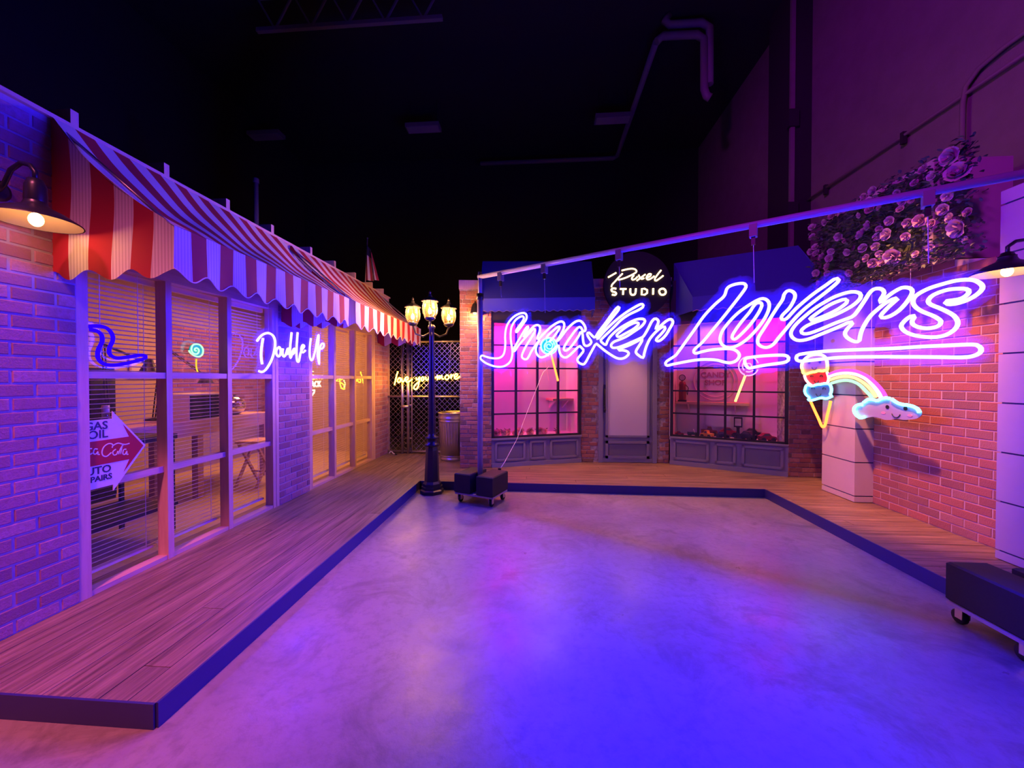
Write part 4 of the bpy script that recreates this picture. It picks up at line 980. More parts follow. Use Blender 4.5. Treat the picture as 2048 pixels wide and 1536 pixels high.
def glow_plate(name, poly, mapf, material, parent, th=0.006, h0=-0.008):
    P = [(a / 1000, b / 1000) for a, b in smooth_path(poly, True, 3)]
    return MB().prism(P, lambda a, b, tt: mapf(a, b, tt), h0, h0 + th).build(name, material, parent)
def face_on(parent, mapf, c, s, eyes='dot', cheeks=True):
    ink = M['black']
    for k in (-1, 1):
        if eyes == 'dot':
            MB().prism([(c[0] + k * 0.34 * s + 0.07 * s * math.cos(a), c[1] + 0.12 * s + 0.07 * s * math.sin(a)) for a in np.linspace(0, 2 * math.pi, 12, endpoint=False)], lambda a, b, tt: mapf(a, b, tt), 0.0, 0.003).build('eye', ink, parent)
        else:
            MB().tube([mapf(c[0] + k * 0.34 * s + 0.09 * s * math.cos(a), c[1] + 0.10 * s + 0.09 * s * math.sin(a), 0.003) for a in np.linspace(0, math.pi, 8)], 0.004, 5).build('eye', ink, parent)
        if cheeks:
            MB().prism([(c[0] + k * 0.5 * s + 0.09 * s * math.cos(a), c[1] - 0.10 * s + 0.05 * s * math.sin(a)) for a in np.linspace(0, 2 * math.pi, 12, endpoint=False)], lambda a, b, tt: mapf(a, b, tt), 0.0, 0.002).build('cheek', M['cheek'], parent)
    MB().tube([mapf(c[0] + 0.16 * s * math.cos(a), c[1] - 0.06 * s + 0.16 * s * math.sin(a), 0.003) for a in np.linspace(math.pi * 1.08, math.pi * 1.92, 9)], 0.004, 5).build('mouth', ink, parent)
M['cheek'] = mat('cheek_pink', (0.75, 0.35, 0.5), 0.6)
M['plate_white'] = mat('printed_lilac_scoop', (0.42, 0.30, 0.36), 0.4)
M['plate_red'] = mat('printed_red_plate', (0.65, 0.02, 0.06), 0.4)
M['plate_cloud'] = mat('printed_lilac_plate', (0.44, 0.38, 0.52), 0.4)
M['plate_scoop'] = mat('printed_blue_plate', (0.07, 0.16, 0.45), 0.4)
OI = Vector((3.70, 5.3, 0.95))
imap = lambda a, b, h: (3.70 - h - OI.x, a - OI.y, b - OI.z)
t = thing('neon_sign', 'neon ice cream cone with three smiling scoops hanging by the pale pillar', 'neon sign', tuple(OI))
glow_plate('scoop_plate', ICE['scoop1'][0][1], imap, M['plate_white'], t)
s1 = ICE['scoop1'][0][1]; s3 = ICE['scoop3'][0][1]
mid = ICE['scoop2'][0][1] + ICE['scoop2'][1][1][::-1]
glow_plate('scoop_plate', mid, imap, M['plate_red'], t)
glow_plate('scoop_plate', s3, imap, M['plate_scoop'], t)
neon('neon_tube', s1, 1, imap, 0.016, M['neon_gold'], M['black'], t, label='yellow scoop outline')
for c, p in ICE['scoop2']: neon('neon_tube', p, c, imap, 0.016, M['neon_red'], M['black'], t, label='rose scoop outline')
neon('neon_tube', s3, 1, imap, 0.016, M['neon_cyan'], M['black'], t, label='pale cyan scoop outline')
neon('neon_tube', ICE['cone'][0][1], 0, imap, 0.016, M['neon_orange'], M['black'], t, label='orange cone outline')
def ctr(P): a = np.array(P, float) / 1000; return tuple((a.min(0) + a.max(0)) / 2)
c1 = ctr(s1); c2 = ctr(mid); c3 = ctr(s3)
face_on(t, imap, (c1[0], c1[1] - 0.01), 0.30, 'dot', False); face_on(t, imap, (c2[0], c2[1]), 0.26, 'arc', False); face_on(t, imap, (c3[0], c3[1] + 0.01), 0.30, 'arc', False)
MB().bar(imap(c1[0], 1.90, -0.006), imap(c1[0], 2.75, -0.006), 0.003).build('hanging_wire', M['wire'], t)
t = thing('neon_sign', 'neon rainbow ending in a smiling lilac cloud hanging before the brick wall', 'neon sign', (3.70, 4.4, 1.15))
OI2 = OI; OI = Vector((3.70, 4.4, 1.15))
for (c, p), m_, lb in zip(RAINBOW, ('neon_magenta', 'neon_pink', 'neon_lemon', 'neon_lime'), ('magenta rainbow band', 'pink rainbow band', 'yellow rainbow band', 'green rainbow band')):
    neon('neon_tube', p, c, imap, 0.018, M[m_], M['black'], t, label=lb)
cp = glow_plate('cloud_plate', CLOUD_PLATE[0][1], imap, M['plate_cloud'], t)
for c, p in CLOUD: neon('neon_tube', p, c, imap, 0.017, M['neon_cyan'], M['black'], t, label='pale cyan cloud rim')
face_on(t, imap, (4.28, 1.265), 0.30)
for y in (4.15, 4.6): MB().bar(imap(y, 1.36, -0.006), imap(y, 2.75, -0.006), 0.003).build('hanging_wire', M['wire'], t)

def spiral(c, r0, r1, turns, n=70): return [(c[0] + (r0 + (r1 - r0) * k / n) * math.cos(2 * math.pi * turns * k / n), c[1] + (r0 + (r1 - r0) * k / n) * math.sin(2 * math.pi * turns * k / n)) for k in range(n + 1)]
def lolly(label, y, c, r, stick, ring_m, stick_m, disc=None, arcs=False):
    o = Vector((c[0], y, stick[1][1]))
    mp = lambda a, b, h: (a - o.x, y - h - o.y, b - o.z)
    t = thing('neon_lollipop', label, 'neon sign', tuple(o), 0, 'neon lollipops')
    if disc: MB().prism([(c[0] + r * math.cos(a), c[1] + r * math.sin(a)) for a in np.linspace(0, 2 * math.pi, 32, endpoint=False)], lambda a, b, tt: mp(a, b, tt), -0.008, -0.003).build('candy_disc', disc, t)
    if arcs:
        for rr_, a0, a1 in ((r, 0.3, 4.3), (r, 4.5, 5.9), (r * 0.62, 2.2, 3.9), (r * 0.62, 4.3, 5.6), (r * 0.28, -0.5, 2.6)):
            neon('neon_tube', [((c[0] + rr_ * math.cos(a)) * 1000, (c[1] + rr_ * math.sin(a)) * 1000) for a in np.linspace(a0, a1, 18)], 0, mp, 0.009, ring_m, M['black'], t, 1)
    else:
        neon('neon_tube', [((c[0] + r * math.cos(a)) * 1000, (c[1] + r * math.sin(a)) * 1000) for a in np.linspace(0, 2 * math.pi, 36, endpoint=False)], 1, mp, 0.012, ring_m, M['black'], t, 1)
        neon('neon_tube', [(a * 1000, b * 1000) for a, b in spiral(c, 0.02, r * 0.8, 2.2)], 0, mp, 0.009, ring_m, M['black'], t, 1)
        for k in (-1, 1): neon('neon_tube', [((c[0] + k * r * 0.45 + 0.02 * math.sin(q)) * 1000, (c[1] + r * 0.8 * q / 2) * 1000) for q in np.linspace(-2, 2, 8)], 0, mp, 0.007, ring_m, M['black'], t, 1)
    neon('lolly_stick', [(stick[0][0] * 1000, stick[0][1] * 1000), (stick[1][0] * 1000, stick[1][1] * 1000)], 0, mp, 0.017, stick_m, M['black'], t, 1)
    return t
M['disc_teal'] = mat('teal_acrylic', (0.03, 0.40, 0.45), 0.4)
lolly('cyan neon lollipop with orange stick before the left display window', 6.60, (0.153, 2.163), 0.135, ((0.19, 2.02), (0.306, 1.566)), M['neon_cyan'], M['neon_orange'], M['disc_teal'])
lolly('violet neon lollipop with yellow stick before the right display window', 6.30, (3.268, 1.804), 0.15, ((3.215, 1.65), (3.068, 1.245)), M['neon_violet'], M['neon_gold'], None, True)
# green lollipop and blue squiggle in the shop window
o = Vector((-3.105, 3.27, 1.655)); gm = lambda a, b, h: (-3.105 + h - o.x, a - o.y, b - o.z)
t = thing('neon_lollipop', 'green spiral neon lollipop on the shop window rail', 'neon sign', tuple(o), 0, 'neon lollipops')
gp = [(a * 0.99 + 30, b) for a, b in GLOLLI[0][1]]
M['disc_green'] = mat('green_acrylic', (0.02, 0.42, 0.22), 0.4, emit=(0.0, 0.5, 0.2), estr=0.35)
MB().prism([(3.267 + 0.066 * math.cos(a), 1.862 + 0.056 * math.sin(a)) for a in np.linspace(0, 2 * math.pi, 28, endpoint=False)], lambda a, b, tt: gm(a, b, tt), -0.006, -0.002).build('candy_disc', M['disc_green'], t)
neon('neon_tube', GLOLLI[0][1], 0, gm, 0.0065, M['neon_lime'], M['black'], t)
neon('lolly_stick', GLOLLI[1][1], 0, gm, 0.006, M['neon_stick'], M['black'], t)
o2 = Vector((-3.12, 2.66, 1.75)); sm_ = lambda a, b, h: (-3.12 + h - o2.x, a - o2.y, b - o2.z)
t = thing('neon_sign', 'deep blue neon squiggle in the nearest shop window', 'neon sign', tuple(o2))
neon('neon_tube', [(max(a, 2402), b) for a, b in SQUIG[0][1]], 0, sm_, 0.013, M['neon_deep'], M['black'], t)
backing('acrylic_backing', [(0, [(max(a, 2420), b) for a, b in SQUIG[0][1]])], lambda a, b, h: sm_(a, b, -0.004), 0.015, 0.012, M['acrylic'], t)
for y in (2.52, 2.78): MB().bar(sm_(y, 1.80, -0.004), sm_(y, 2.40, -0.004), 0.003).build('hanging_wire', M['wire'], t)
# lettering glowing inside the farther shop window
o3 = Vector((-3.30, 5.30, 1.35)); bm_ = lambda a, b, h: (-3.30 + h - o3.x, a - o3.y, b - o3.z)
t = thing('neon_sign', 'small white neon lettering with a yellow scribble inside the farther shop window', 'neon sign', tuple(o3))
M['neon_text'] = glow('neon_text_white', (1.0, 0.80, 0.55), 3.0)
me = text_mesh('BACK', 0.125, M['neon_text'], 0.006, bold=0.004)
put('neon_lettering', me, t, bm_(5.42, 1.52, 0.0), rot=(HP, 0, HP))
neon('neon_tube', [(5300, 1430), (5400, 1440), (5380, 1390), (5310, 1350)], 0, bm_, 0.012, M['neon_text'], M['black'], t)
neon('neon_tube', [(5290, 1640), (5330, 1590), (5360, 1640), (5390, 1600), (5420, 1625), (5380, 1660)], 0, bm_, 0.010, M['neon_lemon'], M['black'], t, label='yellow scribble tube')
neon('neon_tube', [(6250, 1580), (6290, 1530), (6280, 1480), (6250, 1460)], 0, bm_, 0.011, M['neon_lemon'], M['black'], t, label='yellow curl tube')
neon('neon_tube', [(5290, 1700), (5340, 1712), (5390, 1708)], 0, bm_, 0.006, M['neon_lemon'], M['black'], t)

for y in (5.30, 5.50): MB().bar(bm_(y, 1.70, -0.01), bm_(y, 3.10, -0.01), 0.003).build('hanging_wire', M['wire'], t)

# arrow-shaped tin sign in the nearest window
oa = Vector((-3.072, 2.55, 0.80)); am = lambda a, b, h: (-3.072 + h - oa.x, a - oa.y, b - oa.z)
t = thing('arrow_sign', 'white and red arrow-shaped tin sign hung in the nearest shop window', 'sign', tuple(oa))
M['tin_white'] = mat('tin_white', (0.72, 0.70, 0.72), 0.35, noise=(12, 0.3, (0.6, 0.56, 0.55)))
M['tin_red'] = mat('tin_red', (0.42, 0.01, 0.03), 0.35)
M['tin_ink'] = mat('tin_dark_ink', (0.03, 0.02, 0.06), 0.5)
arrow = [(2.345, 0.84), (2.545, 0.84), (2.545, 0.795), (2.775, 1.085), (2.545, 1.37), (2.545, 1.315), (2.345, 1.315)]
MB().prism(arrow, lambda a, b, tt: am(a, b, tt), 0.0, 0.006).build('sign_plate', M['tin_white'], t)
MB().prism([(2.345, 1.0), (2.655, 1.0), (2.615, 0.915), (2.758, 1.085), (2.615, 1.265), (2.655, 1.17), (2.345, 1.17)], lambda a, b, tt: am(a, b, tt), 0.006, 0.0075).build('red_arrow', M['tin_red'], t)
for txt, y, z, sz in (('GAS', 2.442, 1.272, 0.078), ('OIL', 2.452, 1.212, 0.080), ('AUTO', 2.432, 0.962, 0.072), ('REPAIRS', 2.440, 0.905, 0.054)):
    put('sign_lettering', text_mesh(txt, sz, M['tin_ink'], 0.0006, bold=0.0015), t, am(y, z, 0.0072), rot=(HP, 0, HP))
for c, p in COLA:
    neon('script_stroke', [(a, b + 4) for a, b in p], c, lambda a, b, h: am(a, b, 0.0075 + h * 0.15), 0.0042, M['tin_white'], M['tin_white'], t)
neon('script_stroke', [(2368, 1118), (2372, 1080), (2392, 1060)], 0, lambda a, b, h: am(a, b, 0.0075 + h * 0.15), 0.0042, M['tin_white'], M['tin_white'], t)

# ---------------------------------------------------------------- gooseneck wall lamps and sconce
def gooseneck(label, c, wall_x, rim, top, r, energy):
    sgn = 1 if wall_x > c[0] else -1
    t = thing('gooseneck_lamp', label, 'lamp', (wall_x, c[1], rim), 0, 'gooseneck wall lamps')
    X = c[0] - wall_x
    MB().lathe([(r, 0.0), (r * 0.98, 0.008), (r * 0.62, 0.055), (r * 0.30, 0.085), (r * 0.26, 0.10), (0.045, 0.11)], 32, (X, 0, 0)).build('lamp_shade', M['black_iron'], t)
    MB().lathe([(r * 0.97, 0.001), (r * 0.60, 0.047), (r * 0.28, 0.078), (0.0, 0.09)], 32, (X, 0, 0)).build('shade_lining', M['shade_in'], t)
    MB().lathe([(0.042, 0.10), (0.046, 0.12), (0.044, top - rim - 0.05), (0.030, top - rim - 0.01), (0.0, top - rim)], 16, (X, 0, 0)).build('socket_cup', M['black_iron'], t)
    zt = top - rim
    MB().tube([(X, 0, zt - 0.02), (X, 0, zt + 0.03), (X - X * 0.12, 0, zt + 0.07), (X - X * 0.35, 0, zt + 0.085), (X - X * 0.6, 0, zt + 0.05), (X - X * 0.78, 0, zt - 0.03), (X - X * 0.9, 0, zt - 0.06), (0.0, 0, zt - 0.06)], 0.012, 10).build('arm', M['black_iron'], t)
    mb = MB(); n = 20
    for xx, q in ((0.0, 0.06), (-0.015 * sgn, 0.06), (-0.022 * sgn, 0.045), (-0.022 * sgn, 0.0)):
        for k in range(n): mb.v.append((xx, q * math.cos(2 * math.pi * k / n), zt - 0.06 + q * math.sin(2 * math.pi * k / n)))
    for i in range(3):
        for k in range(n): mb.f.append([i * n + k, i * n + (k + 1) % n, (i + 1) * n + (k + 1) % n, (i + 1) * n + k]); mb.mi.append(0); mb.sm.append(False)
    mb.build('wall_plate', M['black_iron'], t)
    MB().ball((X, 0, 0.012), 0.030, 14, 10, sz=1.25).build('bulb', M['bulb'], t)
    l = lamp('lamp_light', 'POINT', (c[0], c[1], rim - 0.045), energy, (1.0, 0.40, 0.15), size=0.03)
    return t
gooseneck('black gooseneck wall lamp at the far left beside the striped awning', (-2.80, 1.955), XL, 2.475, 2.72, 0.185, 2.2)
gooseneck('black gooseneck wall lamp at the far right beside the brick wall', (3.32, 3.00), 3.765, 2.355, 2.51, 0.185, 7)
t = thing('wall_sconce', 'small black bell sconce on the left brick pillar behind the stand', 'lamp', (-1.06, 6.32, 2.75))
MB().lathe([(0.075, -0.08), (0.06, 0.0), (0.035, 0.07), (0.012, 0.09), (0, 0.092)], 20, (0, -0.10, 0)).build('lamp_shade', M['black_iron'], t)
MB().tube([(0, -0.10, 0.085), (0, -0.07, 0.12), (0, 0.0, 0.10)], 0.010, 8).build('arm', M['black_iron'], t)
MB().ball((0, -0.10, -0.07), 0.028, 12, 8).build('bulb', M['bulb'], t)
lamp('lamp_light', 'POINT', (-1.06, 6.215, 2.62), 18, (1.0, 0.34, 0.12), size=0.03)

# ---------------------------------------------------------------- street lamp with three lanterns
LP = Vector((-1.515, 5.30, 0))
t = thing('street_lamp', 'black cast-iron street lamp with three glowing lanterns at the platform corner', 'lamp', tuple(LP))
M['lantern_glass'] = sheer('amber_seeded_glass', (1.0, 0.66, 0.30), 0.035, 0.1, 0.5, True)
MB().lathe([(0, 0), (0.165, 0.0), (0.165, 0.045), (0.145, 0.06), (0.145, 0.10), (0, 0.1)], 8, mi=0, smooth=False, phase=math.pi / 8).build('foot', M['black_iron'], t)
MB().lathe([(0.135, 0.10), (0.13, 0.14), (0.105, 0.17), (0.085, 0.60), (0.075, 0.66)], 8, smooth=False, phase=math.pi / 8).build('base_column', M['black_iron'], t)
MB().lathe([(0.075, 0.66), (0.10, 0.665), (0.10, 0.69), (0.072, 0.70), (0.07, 0.76), (0.092, 0.765), (0.092, 0.79), (0.06, 0.80), (0.055, 0.84)], 24).build('collar', M['black_iron'], t)
MB().lathe([(0.055, 0.84), (0.048, 1.3), (0.036, 2.1), (0.034, 2.30), (0.05, 2.31), (0.05, 2.34), (0.03, 2.36), (0.0, 2.37)], 24).build('shaft', M['black_iron'], t)
for (ax, ay, zb) in ((0.035, -0.20, 2.42), (-0.285, 0.05, 2.39), (0.215, 0.12, 2.38)):
    g = MB().tube([(0, 0, 2.26), (ax * 0.45, ay * 0.45, 2.20), (ax * 0.85, ay * 0.85, 2.24), (ax, ay, zb - 0.03)], 0.013, 8).build('arm', M['black_iron'], t)
    lt = put('lantern', None, t, (ax, ay, zb))
    MB().lathe([(0.0, -0.04), (0.05, -0.03), (0.075, 0.0), (0.065, 0.012), (0.0, 0.014)], 12).build('lantern_pan', M['black_iron'], lt)
    MB().lathe([(0.070, 0.012), (0.092, 0.06), (0.100, 0.12), (0.094, 0.19), (0.084, 0.225)], 8, phase=math.pi / 8, smooth=False).build('lantern_glass', M['lantern_glass'], lt)
    MB().lathe([(0.115, 0.222), (0.115, 0.232), (0.075, 0.262), (0.03, 0.285), (0.022, 0.31), (0.012, 0.33), (0.016, 0.345), (0.0, 0.375)], 8, phase=math.pi / 8, smooth=False).build('lantern_cap', M['black_iron'], lt)
    for k in range(8):
        a = 2 * math.pi * k / 8 + math.pi / 8
        MB().tube([(r_ * math.cos(a), r_ * math.sin(a), z) for r_, z in ((0.071, 0.012), (0.094, 0.06), (0.102, 0.12), (0.096, 0.19), (0.086, 0.225))], 0.0035, 5).build('lantern_rib', M['black_iron'], lt)
    MB().lathe([(0.0, 0.012), (0.016, 0.014), (0.016, 0.055), (0.0, 0.056)], 12).build('candle_socket', M['shade_in'], lt)
    MB().lathe([(0.0, 0.055), (0.018, 0.062), (0.027, 0.085), (0.020, 0.115), (0.006, 0.14), (0.0, 0.145)], 12).build('bulb', M['bulb_lo'], lt)
    lamp('lamp_light', 'POINT', (LP.x + ax, LP.y + ay, zb + 0.17), 55, (1.0, 0.40, 0.13), size=0.02)

# ---------------------------------------------------------------- chain-link fence and bin
t = thing('chain_link_fence', 'chain-link fence with a steel gate post between the shop and the brick pillar', 'fence', (-2.3, 7.5, PZ))
of = Vector((-2.3, 7.5, PZ))
def rf(x, y, z): return (x - of.x, y - of.y, z - of.z)
for z in (0.155, 1.25, 2.345): MB().tube([rf(-3.04, 7.5, z), rf(-1.2, 7.5, z)], 0.021, 10).build('rail', M['grey_metal'], t)
for x, r_ in ((-2.74, 0.028), (-2.62, 0.032), (-2.545, 0.016), (-1.25, 0.028)): MB().tube([rf(x, 7.49, PZ), rf(x, 7.49, 2.42 if r_ > 0.03 else 2.36)], r_, 12).build('fence_post', M['grey_metal'], t)
for z in (0.42, 1.08, 1.62): MB().tube([rf(-2.62, 7.49, z), rf(-2.545, 7.49, z)], 0.014, 8).build('gate_hinge', M['grey_metal'], t)
MB().tube([rf(-2.75, 7.46, 1.05), rf(-2.60, 7.46, 1.05)], 0.03, 8).build('gate_latch', M['grey_metal'], t)
lk = MB(); p = 0.105
x0, x1, z0, z1 = -3.04, -1.2, 0.16, 2.34
for s in (1, -1):
    k = -40
    while k < 60:
        b0 = k * p
        # line z = s*(x-x0)*1.0 + b0, clipped to the frame
        f = lambda x: s * (x - x0) + z0 + b0
        g = lambda z: (z - z0 - b0) * s + x0
        xs = sorted([x0, x1] + [g(z0), g(z1)])
        a_, b_ = xs[1], xs[2]
        if x0 - 1e-6 <= a_ < b_ <= x1 + 1e-6 and z0 - 1e-3 <= f((a_ + b_) / 2) <= z1 + 1e-3:
            lk.bar(rf(a_, 7.5 + 0.004 * s, f(a_)), rf(b_, 7.5 + 0.004 * s, f(b_)), 0.0045)
        k += 1
q = lk.build('chain_link_mesh', M['grey_metal'], t); q['kind'] = 'stuff'
t = thing('trash_can', 'ribbed galvanised trash can half hidden by the left brick pillar', 'trash can', (-1.60, 7.02, PZ))
MB().lathe([(0.0, 0.01), (0.225, 0.0), (0.235, 0.02), (0.235, 0.05), (0.228, 0.055), (0.238, 0.07), (0.238, 0.10), (0.228, 0.11)], 64).build('base_hoop', M['grey_metal'], t)
MB().lathe([(0.231, 0.11), (0.237, 0.2), (0.247, 0.4), (0.255, 0.6), (0.262, 0.70)], 144, flute=30, amp=0.022).build('ribbed_body', M['grey_metal'], t)
MB().lathe([(0.262, 0.70), (0.272, 0.705), (0.272, 0.73), (0.264, 0.74), (0.274, 0.755), (0.274, 0.785), (0.266, 0.80), (0.276, 0.85), (0.284, 0.86), (0.284, 0.875), (0.27, 0.875), (0.262, 0.80), (0.24, 0.1), (0.0, 0.08)], 64).build('rim', M['grey_metal'], t)

# ---------------------------------------------------------------- flowers
def rose_mesh(material, seed, open_=1.0, nm='rose'):
    """rose facing +z, about 2 units across: rings of cupped petals round a tight bud"""
    rr = random.Random(seed); mb = MB()
    for ring, (np_, rad, hgt, lean, wid) in enumerate(((3, 0.24, 0.95, 0.02, 0.75), (4, 0.46, 0.92, 0.06, 0.85), (5, 0.70, 0.82, 0.16 * open_, 0.85), (6, 0.92, 0.62, 0.45 * open_, 0.80))):
        for k in range(np_):
            a0 = 2 * math.pi * k / np_ + ring * 0.6 + rr.uniform(-0.1, 0.1)
            vs_ = []
            for j in range(4):
                t_ = j / 3
                r_ = rad * (0.35 + 0.65 * t_ ** 0.8) + lean * 0.25 * t_ * t_
                z = hgt * (t_ ** 1.2) - 0.28 * lean * t_ ** 3
                for i in range(4):
                    q = (i - 1.5) / 1.5
                    aa = a0 + q * wid * (0.55 + 0.45 * math.sin(math.pi * min(1, 0.25 + 0.75 * t_)))
                    zz = z - 0.10 * q * q * t_ + 0.05 * (1 - q * q) * t_
                    vs_.append((r_ * math.cos(aa), r_ * math.sin(aa), zz))
            mb.add(vs_, [(j * 4 + i, j * 4 + i + 1, j * 4 + i + 5, j * 4 + i + 4) for j in range(3) for i in range(3)], 0, True)
    mb.ball((0, 0, 0.42), 0.2, 6, 5)
    mb.add([(0, 0, -0.15)] + [(0.55 * math.cos(2 * math.pi * k / 8), 0.55 * math.sin(2 * math.pi * k / 8), 0.16) for k in range(8)], [(0, 1 + (k + 1) % 8, 1 + k) for k in range(8)], 0, True)
    return mb.mesh(nm, material)
def leaf_geo(mb, p, d, up, L, W, mi=0):
    d = d.normalized(); s = d.cross(up).normalized(); u = s.cross(d)
    pts = [p, p + d * L * 0.35 + s * W * 0.5 + u * 0.12 * L, p + d * L * 0.75 + s * W * 0.34 + u * 0.06 * L, p + d * L - u * 0.05 * L,
           p + d * L * 0.75 - s * W * 0.34 + u * 0.06 * L, p + d * L * 0.35 - s * W * 0.5 + u * 0.12 * L, p + d * L * 0.4]
    mb.add([tuple(q) for q in pts], [(0, 1, 6), (1, 2, 6), (2, 3, 6), (3, 4, 6), (4, 5, 6), (5, 0, 6)], mi, True)
M['petal'] = mat('rose_petal_blush', (0.50, 0.33, 0.40), 0.6, var=[(0.52, 0.34, 0.42), (0.44, 0.27, 0.36), (0.56, 0.42, 0.48), (0.48, 0.26, 0.33)])
M['petal_warm'] = mat('rose_petal_peach', (0.78, 0.42, 0.36), 0.6, var=[(0.80, 0.48, 0.40), (0.76, 0.36, 0.34), (0.82, 0.58, 0.48)])
M['leaf'] = mat('foliage_green', (0.055, 0.10, 0.05), 0.6, noise=(14, 0.8, (0.13, 0.17, 0.09)))
M['leaf_pale'] = mat('foliage_sage', (0.16, 0.19, 0.15), 0.6, noise=(14, 0.6, (0.08, 0.11, 0.07)))
roses = [rose_mesh(M['petal'], k, 0.8 + 0.2 * k) for k in range(3)]
FO = Vector((3.765, 4.6, 2.75))
t = thing('flower_wall', 'hanging wall of blush roses and dark foliage on the pale header box', 'flowers', tuple(FO))
MB().box(-0.06, -0.50, 0.07, -0.005, 0.78, 0.88).build('foliage_mat', M['leaf'], t)
rf_ = random.Random(12)
fol = MB(); fol2 = MB()
def flower_spot(): return rf_.uniform(3.50, 5.42), rf_.uniform(2.74, 3.66)
for k in range(2600):
    y, z = flower_spot()
    y += rf_.gauss(0, 0.03); z += rf_.gauss(0, 0.03)
    if rf_.random() < 0.16: z = 2.74 + abs(rf_.gauss(0, 0.06)) - 0.07
    edge = 0.06 if (y < 3.56 or z > 3.6) else 0.0
    x = 3.765 - rf_.uniform(0.05, 0.17)
    d = Vector((-0.5 - rf_.random(), rf_.uniform(-1, 1), rf_.uniform(-1.0, 0.7)))
    leaf_geo(fol if rf_.random() < 0.7 else fol2, Vector((x, y, z)) - FO, d, Vector((rf_.uniform(-.3, .3), 0.2, 1)), rf_.uniform(0.035, 0.075), rf_.uniform(0.02, 0.04))
f1 = fol.build('foliage', M['leaf'], t); f1['kind'] = 'stuff'
f2 = fol2.build('foliage', M['leaf_pale'], t); f2['kind'] = 'stuff'
placed = []
big = [(3.66, 3.55, .075), (3.60, 3.37, .085), (3.58, 2.90, .08), (4.22, 2.86, .078), (4.05, 3.13, .05), (4.28, 3.10, .06), (4.6, 3.22, .06), (3.93, 3.10, .058)]
for (y, z, s) in big: placed.append((y, z, s))
tries = 0
while len(placed) < 64 and tries < 4000:
    tries += 1
    y, z = flower_spot(); s = rf_.uniform(0.032, 0.052)
    if z > 3.58 and y < 4.3 and rf_.random() < 0.5: continue
    if all(math.hypot(y - a, z - b) > (s + c) * 0.95 for a, b, c in placed): placed.append((y, z, s))
for (y, z, s) in placed:
    d = Vector((-1, rf_.uniform(-0.6, 0.25), rf_.uniform(-0.45, 0.35)))
    put('rose', roses[rf_.randrange(3)], t, (-0.155 - 0.03 * rf_.random(), y - FO.y, z - FO.z), rot=d.to_track_quat('Z', 'Y').to_euler(), scale=(s, s, s))
lm = MB(); leaf_geo(lm, Vector((0, 0, 0)), Vector((0, 1, 0)), Vector((0, 0, 1)), 0.17, 0.065); big_leaf = lm.mesh('leaf', M['leaf'])
for (y, z, s) in placed[:3] * 3 + placed[8:34]:
    a = rf_.uniform(0, 6.28)
    put('leaf', big_leaf, t, (-0.13, y - FO.y, z - FO.z), rot=(a, rf_.uniform(-0.4, 0.4), rf_.uniform(-0.9, 0.2)), scale=(0.6 + 0.5 * (s > 0.1),) * 3)

wr_ = [rose_mesh(M['petal_warm'], 20 + k, 0.9) for k in range(2)]
spots = [(0.10, 0.15, .058), (0.20, 0.33, .05), (0.27, 0.15, .055), (0.36, 0.32, .05), (0.46, 0.14, .052), (0.58, 0.24, .066), (0.72, 0.14, .06), (0.78, 0.32, .05), (0.93, 0.18, .066), (1.05, 0.28, .045), (1.28, 0.22, .04)]
where = ['at the far left of the left display window', 'second row behind the leftmost bloom of the left display', 'third bloom from the left on the left display floor', 'half hidden in leaves left of the first mullion', 'beside the first mullion of the left display window',
         'largest and palest bloom near the first mullion', 'right before the second mullion of the left display', 'set back behind the second mullion', 'single bloom past the second mullion with dark leaf', 'small bloom in the third pane of the left display', 'tiny bloom in the last pane of the left display window']
for (x, y, s), wd in zip(spots, where):
    s *= 1.15
    p = bp('window_3', x, y, 0.60 + s * 0.9)
    t = thing('rose', 'peach pink rose, ' + wd, 'rose', tuple(p), 0, 'roses on the display floor')
    d = Vector((rf_.uniform(-.4, .2), -1, rf_.uniform(0.0, 0.4)))
    put('rose_bloom', wr_[rf_.randrange(2)], t, (0, 0, 0), rot=d.to_track_quat('Z', 'Y').to_euler(), scale=(s, s, s))
    for k in range(3):
        put('leaf', big_leaf, t, (rf_.uniform(-.03, .03), -0.01, 0.0), rot=(rf_.uniform(0.1, 1.1), rf_.uniform(-.4, .4), rf_.uniform(-2.6, 2.6)), scale=(0.6,) * 3)

# ---------------------------------------------------------------- things in the right display
def shelf(label, nm, x0, x1, y0, y1, z):
    mw, W, ang = BAYS[nm]; c = bp(nm, (x0 + x1) / 2, y1, z)
    t = thing('wall_shelf', label, 'shelf', tuple(c), ang)
    L = x1 - x0
    MB().box(-L / 2, y0 - y1, -0.04, L / 2, 0, 0).build('shelf_board', M['shelf_wood'], t)
    for s in (-0.32, 0.32): MB().prism([(0, -0.04), (-(y1 - y0) * 0.8, -0.04), (0, -0.2)], lambda a, b, tt: (s * L + tt, a, b), -0.012, 0.012).build('bracket', M['display_wall'], t)
shelf('pine shelf across the back of the right display', 'window_4', 0.03, 1.18, 0.36, 0.62, 1.19)
shelf('short pine shelf at the right end of the left display', 'window_3', 1.20, WL - 0.03, 0.25, 0.62, 1.24)
mw4, W4, a4 = BAYS['window_4']
c = bp('window_4', 0.66, 0.615, 1.21)
t = thing('round_plaque', 'round embossed wall plaque reading candy shop above the pine shelf', 'sign', tuple(c), a4)
M['plaque'] = mat('plaque_cream', (0.62, 0.50, 0.52), 0.7); M['plaque_ink'] = mat('plaque_rose_letters', (0.36, 0.14, 0.20), 0.7)
